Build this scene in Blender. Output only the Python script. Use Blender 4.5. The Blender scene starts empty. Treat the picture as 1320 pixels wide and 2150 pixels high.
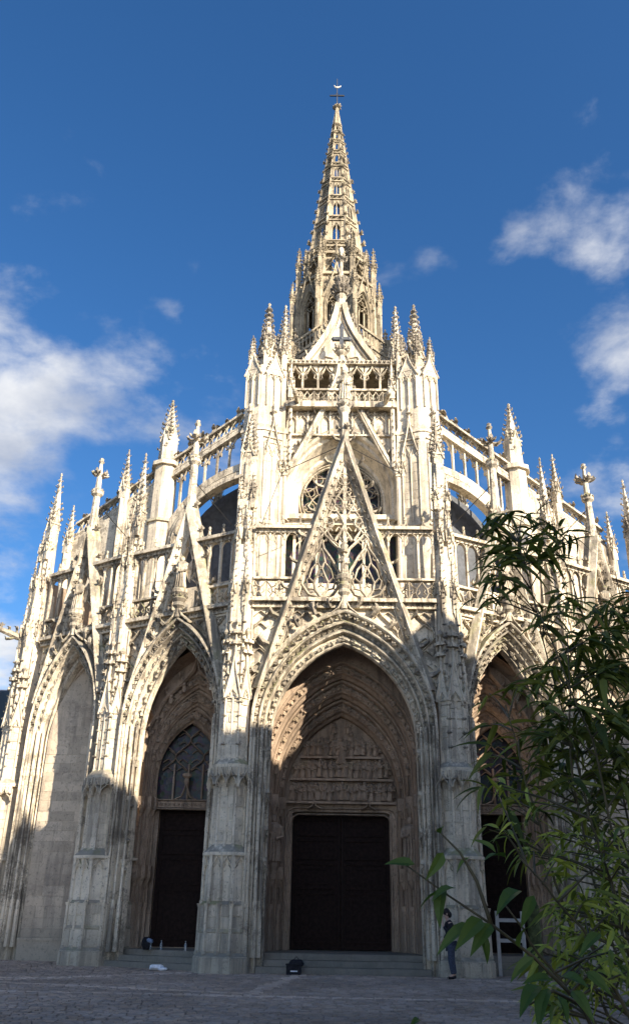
import bpy, math, random
from mathutils import Matrix, Vector
R = math.radians
random.seed(7)
scene = bpy.context.scene
col = scene.collection

# ------------------------------------------------------------------ camera
F_PX, IMG_H = 1800.0, 2150.0
CAM = Vector((-0.7, 0.0, 1.5))
pit, yaw, rol = math.atan(850 / 1800), R(-0.75), R(1.0)
fw = Vector((math.sin(yaw) * math.cos(pit), math.cos(yaw) * math.cos(pit), math.sin(pit)))
rt0 = Vector((math.cos(yaw), -math.sin(yaw), 0)); up0 = rt0.cross(fw)
rt = rt0 * math.cos(rol) + up0 * math.sin(rol); up = up0 * math.cos(rol) - rt0 * math.sin(rol)
cd = bpy.data.cameras.new('camera'); cam = bpy.data.objects.new('camera', cd); col.objects.link(cam)
cd.sensor_fit = 'VERTICAL'; cd.sensor_height = 36; cd.lens = 36 * F_PX / IMG_H
cd.clip_start = 0.05; cd.clip_end = 2000
cam.matrix_world = Matrix(((rt.x, up.x, -fw.x, CAM.x), (rt.y, up.y, -fw.y, CAM.y), (rt.z, up.z, -fw.z, CAM.z), (0, 0, 0, 1)))
scene.camera = cam

def ray(px, py):
    return (fw * F_PX + rt * (px - 660) - up * (py - 1075)).normalized()

# ------------------------------------------------------------------ light
SUN_AZ, SUN_EL = R(41), R(27)          # sun stands to the right of and behind the viewer
sun_dir = Vector((math.sin(SUN_AZ) * math.cos(SUN_EL), -math.cos(SUN_AZ) * math.cos(SUN_EL), math.sin(SUN_EL)))
sd = bpy.data.lights.new('sun', 'SUN'); sd.energy = 4.1; sd.angle = R(0.5); sd.color = (1.0, 0.89, 0.73)
sun = bpy.data.objects.new('sun', sd); col.objects.link(sun)
sun.rotation_euler = sun_dir.to_track_quat('Z', 'Y').to_euler()
scene.view_settings.view_transform = 'Standard'; scene.view_settings.look = 'None'
scene.view_settings.exposure = 1.48; scene.view_settings.gamma = 1.0

def N(nt, typ, **kw):
    n = nt.nodes.new(typ)
    for k, v in kw.items(): setattr(n, k, v)
    return n
def mth(nt, op, a, b=None, c=None, clamp=False):
    n = N(nt, 'ShaderNodeMath', operation=op, use_clamp=clamp)
    for i, x in enumerate((a, b, c)):
        if x is None: continue
        if isinstance(x, (int, float)): n.inputs[i].default_value = x
        else: nt.links.new(x, n.inputs[i])
    return n.outputs[0]
def vmth(nt, op, a, b=None):
    n = N(nt, 'ShaderNodeVectorMath', operation=op)
    for i, x in enumerate((a, b)):
        if x is None: continue
        if isinstance(x, (tuple, list, Vector)): n.inputs[i].default_value = x
        else: nt.links.new(x, n.inputs[i])
    return n.outputs['Value'] if op in ('DOT_PRODUCT', 'LENGTH', 'DISTANCE') else n.outputs[0]
def noise(nt, vec, scale, detail=4, rough=.55, dist=0.0):
    n = N(nt, 'ShaderNodeTexNoise'); n.inputs['Scale'].default_value = scale
    n.inputs['Detail'].default_value = detail; n.inputs['Roughness'].default_value = rough
    n.inputs['Distortion'].default_value = dist
    if vec is not None: nt.links.new(vec, n.inputs['Vector'])
    return n.outputs['Fac']
def smooth(nt, x, a, b):
    n = N(nt, 'ShaderNodeMapRange', interpolation_type='SMOOTHSTEP')
    nt.links.new(x, n.inputs[0]); n.inputs[1].default_value = a; n.inputs[2].default_value = b
    return n.outputs[0]
def mix(nt, fac, a, b, typ='MIX'):
    n = N(nt, 'ShaderNodeMix', data_type='RGBA', blend_type=typ)
    for i, x in ((0, fac), (6, a), (7, b)):
        if isinstance(x, (int, float)): n.inputs[i].default_value = x
        elif isinstance(x, (tuple, list)): n.inputs[i].default_value = (*x[:3], 1)
        else: nt.links.new(x, n.inputs[i])
    return n.outputs[2]

# ------------------------------------------------------------------ world: sky with procedural clouds
world = bpy.data.worlds.new('World'); scene.world = world; world.use_nodes = True
nt = world.node_tree; nt.nodes.clear()
sky = N(nt, 'ShaderNodeTexSky', sky_type='NISHITA'); sky.sun_disc = False
sky.sun_elevation = SUN_EL; sky.sun_rotation = math.pi - SUN_AZ
sky.air_density = 1.0; sky.dust_density = 0.9; sky.ozone_density = 5.0; sky.altitude = 0
geo = N(nt, 'ShaderNodeTexCoord'); D = geo.outputs['Generated']
sep = N(nt, 'ShaderNodeSeparateXYZ'); nt.links.new(D, sep.inputs[0])
zz = mth(nt, 'ADD', mth(nt, 'MAXIMUM', sep.outputs[2], 0.02), 0.25)
comb = N(nt, 'ShaderNodeCombineXYZ')
nt.links.new(mth(nt, 'DIVIDE', sep.outputs[0], zz), comb.inputs[0]); nt.links.new(mth(nt, 'DIVIDE', sep.outputs[1], zz), comb.inputs[1])
cp = comb.outputs[0]
n_big = noise(nt, cp, 3.4, 10, .58, .25)
n_fin = noise(nt, cp, 10.0, 6, .58, .2)
dens = mth(nt, 'ADD', mth(nt, 'MULTIPLY', n_big, .80), mth(nt, 'MULTIPLY', n_fin, .50))
blobs = [(40, 800, .115, .27), (150, 850, .08, .24), (-60, 880, .14, .34), (330, 800, .10, .22), (250, 760, .08, .18), (430, 860, .07, .19), (20, 640, .07, .15), (40, 1020, .09, .20),
         (10, 1210, .03, .25), (-10, 1350, .055, .36), (1310, 480, .12, .13), (1200, 450, .08, .17), (1130, 470, .06, .20), (1060, 505, .05, .27), (1220, 540, .07, .18), (920, 530, .036, .26), (1300, 740, .07, .30), (1290, 1020, .09, .24),
         (1135, 180, .02, .16), (1280, 200, .06, .08), (810, 570, .03, .13), (985, 800, .05, .13), (360, 655, .02, .2), (500, 535, .012, .18), (1150, 1000, .05, .12), (960, 1000, .04, .10), (470, 990, .05, .12)]
acc = mth(nt, 'ADD', mth(nt, 'ADD', mth(nt, 'MULTIPLY', mth(nt, 'SUBTRACT', n_big, .5), 1.7), mth(nt, 'MULTIPLY', mth(nt, 'SUBTRACT', n_fin, .5), .85)), mth(nt, 'MULTIPLY', smooth(nt, sep.outputs[2], .60, .0), .52))  # last term thickens low cloud all round, added for whiter fill light
for (bx, by, rad, amp) in blobs:
    d = ray(bx, by)
    dist = vmth(nt, 'DISTANCE', D, tuple(d))
    g = mth(nt, 'MULTIPLY', smooth(nt, dist, rad * 1.25, 0.0), amp)
    acc = mth(nt, 'ADD', acc, g)
cl = smooth(nt, acc, .20, .84)
shade = smooth(nt, noise(nt, vmth(nt, 'ADD', cp, (.05, -.03, .0)), 4.0, 6, .55), .36, .66)
ccol = mix(nt, shade, (1.2, 1.33, 1.62), (2.35, 2.36, 2.38))
hs = N(nt, 'ShaderNodeHueSaturation'); hs.inputs['Saturation'].default_value = 1.18; hs.inputs['Value'].default_value = .435; hs.inputs['Hue'].default_value = .502
nt.links.new(sky.outputs[0], hs.inputs['Color'])
# forward scatter of clouds, boosted towards the sun as added fill for shaded stone
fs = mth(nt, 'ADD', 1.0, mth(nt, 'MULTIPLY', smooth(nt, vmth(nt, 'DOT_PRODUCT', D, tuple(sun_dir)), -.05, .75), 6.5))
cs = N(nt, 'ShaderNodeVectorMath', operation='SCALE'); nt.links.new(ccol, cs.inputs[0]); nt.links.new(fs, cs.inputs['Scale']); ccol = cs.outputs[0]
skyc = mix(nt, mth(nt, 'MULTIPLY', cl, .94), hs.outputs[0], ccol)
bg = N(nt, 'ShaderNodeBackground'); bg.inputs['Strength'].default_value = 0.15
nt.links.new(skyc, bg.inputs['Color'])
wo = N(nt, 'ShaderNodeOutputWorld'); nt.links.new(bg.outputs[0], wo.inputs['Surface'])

# ------------------------------------------------------------------ materials
def new_mat(name, rough=.9, spec=.2):
    m = bpy.data.materials.new(name); m.use_nodes = True
    nt = m.node_tree; p = nt.nodes['Principled BSDF']
    p.inputs['Roughness'].default_value = rough; p.inputs['Specular IOR Level'].default_value = spec
    return m, nt, p
def scaled(nt, vec, s):
    n = N(nt, 'ShaderNodeMapping'); nt.links.new(vec, n.inputs[0]); n.inputs['Scale'].default_value = s
    return n.outputs[0]
def bump(nt, p, h, strength, dist=.02):
    b = N(nt, 'ShaderNodeBump'); b.inputs['Strength'].default_value = strength; b.inputs['Distance'].default_value = dist
    nt.links.new(h, b.inputs['Height']); nt.links.new(b.outputs[0], p.inputs['Normal'])

def stone_mat(name, c1, c2, soot, soot_amt=.5, lichen=.8, grime=0.0, crust=.25):
    m, nt, p = new_mat(name, .92, .15)
    g = N(nt, 'ShaderNodeNewGeometry'); P = g.outputs['Position']
    big = noise(nt, P, .45, 4, .6); mid = noise(nt, P, 3.2, 5, .6); fine = noise(nt, P, 26, 5, .7)
    c = mix(nt, smooth(nt, mth(nt, 'ADD', mth(nt, 'MULTIPLY', big, .6), mth(nt, 'MULTIPLY', mid, .4)), .36, .66), c1, c2)
    att = N(nt, 'ShaderNodeAttribute', attribute_name='tint')
    oi = N(nt, 'ShaderNodeObjectInfo')
    tv = mth(nt, 'ADD', mth(nt, 'MULTIPLY', att.outputs['Fac'], .34), mth(nt, 'MULTIPLY', mth(nt, 'SUBTRACT', oi.outputs['Random'], .5), .10))
    tn = mth(nt, 'ADD', 1.0, mth(nt, 'ADD', tv, mth(nt, 'MULTIPLY', mth(nt, 'SUBTRACT', fine, .5), .5)))
    sc = N(nt, 'ShaderNodeVectorMath', operation='SCALE'); nt.links.new(c, sc.inputs[0]); nt.links.new(tn, sc.inputs['Scale'])
    c = sc.outputs[0]
    # vertical weather streaks
    st = noise(nt, scaled(nt, P, (5, 5, .35)), 1.0, 5, .62)
    stm = mth(nt, 'MULTIPLY', smooth(nt, mth(nt, 'ADD', mth(nt, 'MULTIPLY', st, .65), mth(nt, 'MULTIPLY', big, .35)), .49, .61), soot_amt)
    c = mix(nt, stm, c, soot)
    pits = smooth(nt, noise(nt, P, 9, 4, .75), .565, .635)
    c = mix(nt, mth(nt, 'MULTIPLY', pits, .55), c, soot)
    # black crust in patches
    cr_ = smooth(nt, mth(nt, 'ADD', mth(nt, 'MULTIPLY', noise(nt, P, 1.1, 6, .68), .7), mth(nt, 'MULTIPLY', noise(nt, P, 15, 4, .7), .3)), .495, .575)
    c = mix(nt, mth(nt, 'MULTIPLY', cr_, crust), c, soot)
    # lichen crust where rain stands: faces that look upward
    sp = N(nt, 'ShaderNodeSeparateXYZ'); nt.links.new(g.outputs['True Normal'], sp.inputs[0])
    upm = smooth(nt, sp.outputs[2], .06, .34)
    lm = mth(nt, 'MULTIPLY', mth(nt, 'MULTIPLY', upm, smooth(nt, mid, .26, .52)), lichen)
    c = mix(nt, lm, c, mix(nt, smooth(nt, noise(nt, P, 1.3, 3), .5, .68), (.21, .19, .155), (.22, .215, .10)))
    if grime:
        # rising damp and splash dirt near the paving
        pz = N(nt, 'ShaderNodeSeparateXYZ'); nt.links.new(P, pz.inputs[0])
        gm = mth(nt, 'MULTIPLY', smooth(nt, mth(nt, 'ADD', pz.outputs[2], mth(nt, 'MULTIPLY', mth(nt, 'SUBTRACT', mid, .5), 1.6)), 1.9, .0), grime)
        c = mix(nt, gm, c, (.20, .20, .17))
    nt.links.new(c, p.inputs['Base Color'])
    bump(nt, p, mth(nt, 'ADD', fine, mth(nt, 'MULTIPLY', mid, .8)), .55, .03)
    return m
M_STONE = stone_mat('limestone', (.75, .655, .505), (.61, .52, .385), (.17, .145, .12), .55, .85, .55)
M_TRIM = stone_mat('carved_limestone', (.73, .635, .485), (.56, .475, .35), (.12, .10, .08), .75, .95, .5, .65)
M_PORTAL = stone_mat('portal_stone', (.46, .345, .25), (.34, .25, .175), (.12, .09, .07), .5, .4, .5)  # darker brown: dirt, plus the porch's low light put into the colour
M_CARVE = stone_mat('weathered_carving', (.54, .465, .355), (.32, .275, .215), (.10, .085, .07), .65, .8, .3, .6)
M_BLIND = stone_mat('rubble_limestone', (.58, .48, .355), (.45, .37, .28), (.16, .14, .12), .4, .5, .6)
M_STEP = stone_mat('worn_step_stone', (.27, .23, .19), (.17, .15, .125), (.10, .09, .075), .5, .5, .6, .5)
M_SPIRE = stone_mat('spire_limestone', (.47, .39, .27), (.30, .25, .17), (.10, .085, .065), .75, .7, 0, .6)

def flat_mat(name, colr, rough=.8, spec=.3, var=.25, scale=6, metallic=0.0):
    m, nt, p = new_mat(name, rough, spec); p.inputs['Metallic'].default_value = metallic
    g = N(nt, 'ShaderNodeNewGeometry'); n = noise(nt, g.outputs['Position'], scale, 5, .6)
    a = tuple(x * (1 - var) for x in colr); b = tuple(min(1, x * (1 + var)) for x in colr)
    nt.links.new(mix(nt, smooth(nt, n, .3, .7), a, b), p.inputs['Base Color'])
    bump(nt, p, n, .25, .02)
    return m
M_DOOR = flat_mat('dark_oak', (.018, .010, .008), .7, .12, .4, 9)
M_IRON = flat_mat('black_iron', (.03, .03, .032), .5, .4, .3, 20)
M_SLATE = flat_mat('slate', (.065, .07, .08), .6, .4, .3, 5)
M_GLASS, _nt, _p = new_mat('leaded_glass', .4, .3)
_g = N(_nt, 'ShaderNodeNewGeometry')
_v = N(_nt, 'ShaderNodeTexVoronoi'); _v.inputs['Scale'].default_value = 7; _nt.links.new(_g.outputs['Position'], _v.inputs['Vector'])
_nt.links.new(mix(_nt, .96, _v.outputs['Color'], (.012, .013, .016)), _p.inputs['Base Color'])
bump(_nt, _p, _v.outputs['Distance'], .5, .03)
M_PLASTER = flat_mat('house_plaster', (.52, .47, .38), .9, .2, .15, 2)
M_TIMBER = flat_mat('house_timber', (.10, .065, .045), .8, .2, .3, 8)
M_PANE = flat_mat('house_pane', (.05, .06, .07), .15, .6, .2, 2)
M_WHITE = flat_mat('white_paint', (.38, .365, .34), .6, .3, .12, 10)
M_BLACK = flat_mat('black_cloth', (.018, .018, .022), .85, .2, .4, 15)
M_DENIM = flat_mat('denim', (.05, .06, .09), .9, .2, .3, 25)
M_SKIN = flat_mat('skin', (.48, .31, .235), .6, .3, .08, 20)
M_HAIR = flat_mat('dark_hair', (.02, .014, .011), .7, .3, .3, 40)
M_PAPER = flat_mat('white_paper', (.70, .72, .76), .7, .3, .15, 20)
M_BLUE = flat_mat('pale_blue_cloth', (.16, .21, .30), .8, .2, .3, 20)
M_GILT = flat_mat('pale_metal', (.55, .52, .45), .4, .5, .2, 12)
M_MOSSPOST = flat_mat('mossy_wood', (.07, .08, .035), .9, .1, .4, 8)

M_BOTTLE, _nt, _p = new_mat('clear_bottle', .1, .5)
_p.inputs['Transmission Weight'].default_value = .8; _p.inputs['Base Color'].default_value = (.75, .82, .85, 1)

def paving_mat():
    m, nt, p = new_mat('granite_sett', .8, .15)
    g = N(nt, 'ShaderNodeNewGeometry'); P = g.outputs['Position']
    att = N(nt, 'ShaderNodeAttribute', attribute_name='tint'); oi = N(nt, 'ShaderNodeObjectInfo')
    big = noise(nt, P, .35, 4, .6); fine = noise(nt, P, 40, 4, .7)
    c = mix(nt, smooth(nt, big, .35, .65), (.27, .212, .166), (.38, .30, .238))
    tn = mth(nt, 'ADD', 1.0, mth(nt, 'ADD', mth(nt, 'MULTIPLY', att.outputs['Fac'], .9), mth(nt, 'MULTIPLY', mth(nt, 'SUBTRACT', fine, .5), .7)))
    sc = N(nt, 'ShaderNodeVectorMath', operation='SCALE'); nt.links.new(c, sc.inputs[0]); nt.links.new(tn, sc.inputs['Scale'])
    nt.links.new(sc.outputs[0], p.inputs['Base Color'])
    bump(nt, p, mth(nt, 'ADD', fine, big), .5, .02)
    return m
M_SETT = paving_mat()
M_JOINT = flat_mat('paving_joint', (.045, .042, .04), .95, .1, .3, 3)

def leaf_mat(name, c1, c2):
    m, nt, p = new_mat(name, .5, .2)
    g = N(nt, 'ShaderNodeNewGeometry')
    att = N(nt, 'ShaderNodeAttribute', attribute_name='tint'); oi = N(nt, 'ShaderNodeObjectInfo')
    t = mth(nt, 'ADD', att.outputs['Fac'], oi.outputs['Random'])
    c = mix(nt, smooth(nt, mth(nt, 'FRACT', mth(nt, 'ADD', t, mth(nt, 'MULTIPLY', noise(nt, g.outputs['Position'], 14, 3), .5))), 0, 1), c1, c2)
    nt.links.new(c, p.inputs['Base Color'])
    tr = N(nt, 'ShaderNodeBsdfTranslucent'); nt.links.new(mix(nt, 1.0, c, (1.3, 1.5, .5), 'MULTIPLY'), tr.inputs['Color'])
    ms = N(nt, 'ShaderNodeMixShader'); ms.inputs[0].default_value = .25
    nt.links.new(p.outputs[0], ms.inputs[1]); nt.links.new(tr.outputs[0], ms.inputs[2])
    nt.links.new(ms.outputs[0], nt.nodes['Material Output'].inputs['Surface'])
    return m
M_LEAF = leaf_mat('bamboo_leaf', (.045, .06, .012), (.19, .20, .045))
M_LEAF2 = leaf_mat('broad_leaf', (.06, .10, .02), (.11, .15, .035))
M_LEAF3 = leaf_mat('bright_bamboo_leaf', (.09, .12, .022), (.38, .39, .07))  # brighter yellow-green range for the low bamboo
M_CANE = flat_mat('bamboo_cane', (.075, .06, .03), .55, .3, .4, 12)

# ------------------------------------------------------------------ mesh builder
I4 = Matrix.Identity(4)
MIR = Matrix.Scale(-1, 4, (1, 0, 0))
def frame(x, y, z=0, ang=0):
    return Matrix.Translation((x, y, z)) @ Matrix.Rotation(ang, 4, 'Z')

class MB:
    def __init__(s, M=I4):
        s.v = []; s.f = []; s.t = []; s.M = M
    def add(s, vs, fs, tint=0.0):
        o = len(s.v); M = s.M
        s.v += [(M @ Vector(p))[:] for p in vs]
        s.f += [tuple(i + o for i in f) for f in fs]
        s.t += [tint] * len(fs)
    def box(s, x0, x1, y0, y1, z0, z1, tint=0.0):
        s.add([(x0, y0, z0), (x1, y0, z0), (x1, y1, z0), (x0, y1, z0), (x0, y0, z1), (x1, y0, z1), (x1, y1, z1), (x0, y1, z1)],
              [(0, 3, 2, 1), (4, 5, 6, 7), (0, 1, 5, 4), (1, 2, 6, 5), (2, 3, 7, 6), (3, 0, 4, 7)], tint)
    def loft(s, rings, closed=True, caps=True):
        n = len(rings[0]); vs = [p for r in rings for p in r]; fs = []
        for k in range(len(rings) - 1):
            for i in range(n if closed else n - 1):
                j = (i + 1) % n
                fs.append((k * n + i, k * n + j, (k + 1) * n + j, (k + 1) * n + i))
        if caps and closed:
            fs.append(tuple(reversed(range(n)))); fs.append(tuple(range((len(rings) - 1) * n, len(rings) * n)))
        s.add(vs, fs)
    def prism(s, poly, z0, z1, k=1.0, c=None):
        if c is None: c = (sum(p[0] for p in poly) / len(poly), sum(p[1] for p in poly) / len(poly))
        s.loft([[(x, y, z0) for x, y in poly], [(c[0] + (x - c[0]) * k, c[1] + (y - c[1]) * k, z1) for x, y in poly]])
    def slab(s, poly, y0, y1):            # polygon in the x-z plane, given depth
        s.loft([[(x, y0, z) for x, z in poly], [(x, y1, z) for x, z in poly]])
    def frus(s, x, y, z0, r0, z1, r1, n=8, rot=None):
        a0 = math.pi / n if rot is None else rot
        s.loft([[(x + r0 * math.cos(a0 + 2 * math.pi * i / n), y + r0 * math.sin(a0 + 2 * math.pi * i / n), z0) for i in range(n)],
                [(x + r1 * math.cos(a0 + 2 * math.pi * i / n), y + r1 * math.sin(a0 + 2 * math.pi * i / n), z1) for i in range(n)]])
    def lathe(s, x, y, prof, n=10):       # prof [(z, r)]
        s.loft([[(x + r * math.cos(2 * math.pi * i / n), y + r * math.sin(2 * math.pi * i / n), z) for i in range(n)] for z, r in prof])
    def ell(s, x, y, z, rx, ry, rz, n=8, m=5):
        rings = []
        for k in range(m + 1):
            a = -math.pi / 2 + math.pi * (k + .001) / (m + .002); c = max(math.cos(a), .02)
            rings.append([(x + rx * c * math.cos(2 * math.pi * i / n), y + ry * c * math.sin(2 * math.pi * i / n), z + rz * math.sin(a)) for i in range(n)])
        s.loft(rings)
    def bar(s, pts, w, y0, y1, closed=False, rect=False):   # moulded bar along an x-z polyline
        n = len(pts)
        if n < 2: return
        rings = []; ym = y0 + (y1 - y0) * .45
        for i in range(n):
            a = pts[(i - 1) % n] if (closed or i > 0) else pts[i]; b = pts[(i + 1) % n] if (closed or i < n - 1) else pts[i]
            dx, dz = b[0] - a[0], b[1] - a[1]; l = math.hypot(dx, dz) or 1e-6
            nx, nz = -dz / l * w / 2, dx / l * w / 2; x, z = pts[i]
            if rect: rings.append([(x + nx, y0, z + nz), (x - nx, y0, z - nz), (x - nx, y1, z - nz), (x + nx, y1, z + nz)])
            else: rings.append([(x + nx, ym, z + nz), (x + nx * .3, y0, z + nz * .3), (x - nx * .3, y0, z - nz * .3), (x - nx, ym, z - nz), (x, y1, z)])
        if closed: rings.append(rings[0])
        s.loft(rings)
    def tube(s, pts, r, n=6, r1=None):
        rings = []; r1 = r if r1 is None else r1
        pts = [Vector(p) for p in pts]
        for i, p in enumerate(pts):
            d = (pts[min(i + 1, len(pts) - 1)] - pts[max(i - 1, 0)]).normalized()
            a = d.cross(Vector((0, 0, 1))) if abs(d.z) < .95 else d.cross(Vector((1, 0, 0)))
            a.normalize(); b = d.cross(a); k = r + (r1 - r) * i / max(1, len(pts) - 1)
            rings.append([tuple(p + a * (k * math.cos(2 * math.pi * j / n)) + b * (k * math.sin(2 * math.pi * j / n))) for j in range(n)])
        s.loft(rings)
    def mesh(s, name, mat, smooth=False):
        me = bpy.data.meshes.new(name); me.from_pydata(s.v, [], s.f)
        at = me.attributes.new('tint', 'FLOAT', 'FACE'); at.data.foreach_set('value', s.t)
        me.materials.append(mat)
        if smooth: me.polygons.foreach_set('use_smooth', [True] * len(me.polygons))
        return me
    def obj(s, name, mat, parent=None, smooth=False):
        o = bpy.data.objects.new(name, s.mesh(name, mat, smooth)); col.objects.link(o); o.parent = parent
        return o

def thing(name, label, cat, loc=(0, 0, 0), group=None):
    o = bpy.data.objects.new(name, None); col.objects.link(o); o.location = loc
    o['label'] = label; o['category'] = cat
    if group: o['group'] = group
    return o
def tag(o, label, cat, group=None):
    o['label'] = label; o['category'] = cat
    if group: o['group'] = group
    return o

church = thing('church', 'pale limestone Gothic church with five gabled porch bays and a tall openwork spire', 'church')
PIECES = {}                                   # pieces that are placed many times: kind -> list of (matrix, part, size)
class Part(MB):
    """one part of the church; remembers the pieces that belong to it"""
    def __init__(s, name, mat=None, M=I4, label=None):
        super().__init__(M); s.name = name; s.mat = mat or M_TRIM; s.o = None; s.label = label
    def piece(s, kind, pos, out, size, upv=(0, 0, 1)):
        x = Vector(out).normalized(); z = Vector(upv); z = (z - x * z.dot(x))
        z = z.normalized() if z.length > 1e-4 else Vector((1, 0, 0)); y = z.cross(x)
        L = Matrix(((x.x, y.x, z.x, pos[0]), (x.y, y.y, z.y, pos[1]), (x.z, y.z, z.z, pos[2]), (0, 0, 0, 1)))
        W = s.M @ L @ Matrix.Scale(size, 4)
        PIECES.setdefault(kind, []).append((W, s, size / max(1.0, (W.translation - CAM).length)))
    def crk(s, pos, out, size, upv=(0, 0, 1)):
        if random.random() < .04: return                       # lost to weather
        j = lambda a: tuple(c + random.gauss(0, .10) for c in a)
        s.piece('crocket', pos, j(out), size * random.uniform(.78, 1.18), j(upv))
    def done(s):
        s.o = s.obj(s.name, s.mat, church)
        if s.label: s.o['label'] = s.label
        return s.o

# ------------------------------------------------------------------ gothic kit
def lerp(a, b, t): return a + (b - a) * t
def arch(a, zs, za, n=10):                     # left half springing -> apex -> right springing
    h = za - zs; r = (a * a + h * h) / (2 * a); cx = r - a
    t1 = math.atan2(h, cx) if cx > 0 else math.atan2(h, cx)
    L = []
    for i in range(n + 1):
        t = math.pi - (math.pi - math.atan2(h, -cx)) * i / n
        L.append((cx + r * math.cos(t), zs + r * math.sin(t)))
    L[-1] = (0, za)
    return L + [(-x, z) for x, z in reversed(L[:-1])]
def ring(a, zs, za, z0, n=12):
    return [(-a, z0), (-a, lerp(z0, zs, .5))] + arch(a, zs, za, n) + [(a, lerp(z0, zs, .5)), (a, z0)]
def ogee(a, z0, z1, n=10, p=1.5, bulge=.0):    # left half of an ogee hood, base to tip
    return [(-a * (1 - i / n) ** p, z0 + (z1 - z0) * i / n) for i in range(n + 1)]
def ogee_arch(a, z0, zm, z1, n=7):             # convex then concave, full
    L = []
    for i in range(n + 1):
        t = i / n; L.append((-a * math.cos(t * math.pi / 2) ** .8 * (1 - .55 * t * t) - .0, z0 + (zm - z0) * math.sin(t * math.pi / 2)))
    L = [(-a * math.cos(t * 1.05), z0 + (zm - z0) * math.sin(t * 1.05) / math.sin(1.05)) for t in [i / n for i in range(n + 1)]]
    xl = L[-1][0]
    for i in range(1, 5):
        t = i / 4; L.append((xl * (1 - t) ** 1.7, zm + (z1 - zm) * t ** 1.0))
    return L + [(-x, z) for x, z in reversed(L[:-1])]
def circ(x, z, r, n=16, a0=0, a1=2 * math.pi):
    full = abs(a1 - a0 - 2 * math.pi) < 1e-6
    return [(x + r * math.cos(a0 + (a1 - a0) * i / n), z + r * math.sin(a0 + (a1 - a0) * i / n)) for i in range(n if full else n + 1)]
def clip_poly(pts, inside):
    runs, cur = [], []
    for p in pts:
        if inside(*p): cur.append(p)
        else:
            if len(cur) > 1: runs.append(cur)
            cur = []
    if len(cur) > 1: runs.append(cur)
    return runs
def net(mb, inside, x0, x1, z0, z1, wc, hc, w, y0, y1, amp=.5, cusps=True, ph=0.0):
    """reticulated flame tracery: neighbouring wavy bars that kiss"""
    n = int((x1 - x0) / wc) + 2; step = hc / 14
    for i in range(-1, n):
        xc = x0 + (i + .5) * wc; sg = 1 if i % 2 else -1
        pts = [(xc + sg * amp * wc * math.cos(math.pi * (z - z0) / hc + ph), z) for z in [z0 + step * k for k in range(int((z1 - z0) / step) + 1)]]
        for run in clip_poly(pts, inside): mb.bar(run, w, y0, y1)
        if cusps:
            k = 0
            while z0 + k * hc < z1:
                zc = z0 + (k + .5 - ph / math.pi) * hc
                for sx in (-1, 1):
                    for dz in (-.22, .26):
                        px = xc + sx * wc * .06; pz = zc + dz * hc
                        q = [(px + sx * wc * .34 * (1 - t) ** .8 - sx * wc * .05, pz - .10 * hc + .2 * hc * t) for t in (0, .33, .66, 1)]
                        if all(inside(*c) for c in q): mb.bar(q, w * .7, y0 + .02, y1 - .02)
                k += 1

def crocket_mesh():
    m = MB()
    pts = [(-.12, 0, -.12), (.22, 0, -.06), (.55, 0, .06), (.78, 0, .30), (.72, 0, .55)]
    rad = [.20, .17, .15, .17, .10]; rings = []
    for (x, y, z), r in zip(pts, rad):
        rings.append([(x - .35 * r * math.sin(a), r * 1.25 * math.cos(a), z + r * math.sin(a)) for a in [2 * math.pi * j / 5 for j in range(5)]])
    m.loft(rings)
    for sy in (-1, 1):
        m.loft([[(.25, sy * .10, -.10), (.5, sy * .10, -.05), (.45, sy * .10, .18)], [(.42, sy * .42, -.05), (.68, sy * .40, .02), (.6, sy * .38, .26)], [(.66, sy * .56, .16), (.74, sy * .54, .2), (.7, sy * .5, .3)]])
    return m
def fleuron_mesh():                             # little square leaf boss
    m = MB()
    for k in range(4):
        a = k * math.pi / 2 + .4
        m.loft([[(-.05, .1 * math.cos(a) + .1 * math.sin(a), .1 * math.sin(a) - .1 * math.cos(a)), (-.05, .1 * math.cos(a) - .1 * math.sin(a), .1 * math.sin(a) + .1 * math.cos(a)), (.2, .12 * math.cos(a), .12 * math.sin(a))],
                [(.08, .42 * math.cos(a) + .2 * math.sin(a), .42 * math.sin(a) - .2 * math.cos(a)), (.08, .42 * math.cos(a) - .2 * math.sin(a), .42 * math.sin(a) + .2 * math.cos(a)), (.32, .4 * math.cos(a), .4 * math.sin(a))]])
    m.loft([[(.0, .16, 0), (0, 0, .16), (0, -.16, 0), (0, 0, -.16)], [(.34, .1, 0), (.34, 0, .1), (.34, -.1, 0), (.34, 0, -.1)]])
    return m
def figure_mesh():                              # small carved relief figure, 1 high, front towards +x
    m = MB()
    prof = [(0, .17), (.08, .20), (.35, .17), (.62, .20), (.76, .17), (.82, .07)]
    m.loft([[(r * .8 * math.cos(a) * (1 + .18 * math.cos(5 * a)), r * math.sin(a) * (1 + .12 * math.sin(4 * a + 9 * z)), z) for a in [2 * math.pi * j / 9 for j in range(9)]] for z, r in prof])
    m.ell(.03, 0, .90, .085, .08, .10, 7, 4)
    m.tube([(.08, .17, .72), (.2, .16, .56), (.22, .02, .60)], .055, 4)
    m.tube([(.08, -.17, .72), (.18, -.18, .54), (.22, -.04, .50)], .055, 4)
    return m
PIECE_MESH = {'crocket': crocket_mesh(), 'fleuron': fleuron_mesh(), 'relief_figure': figure_mesh()}

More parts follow.
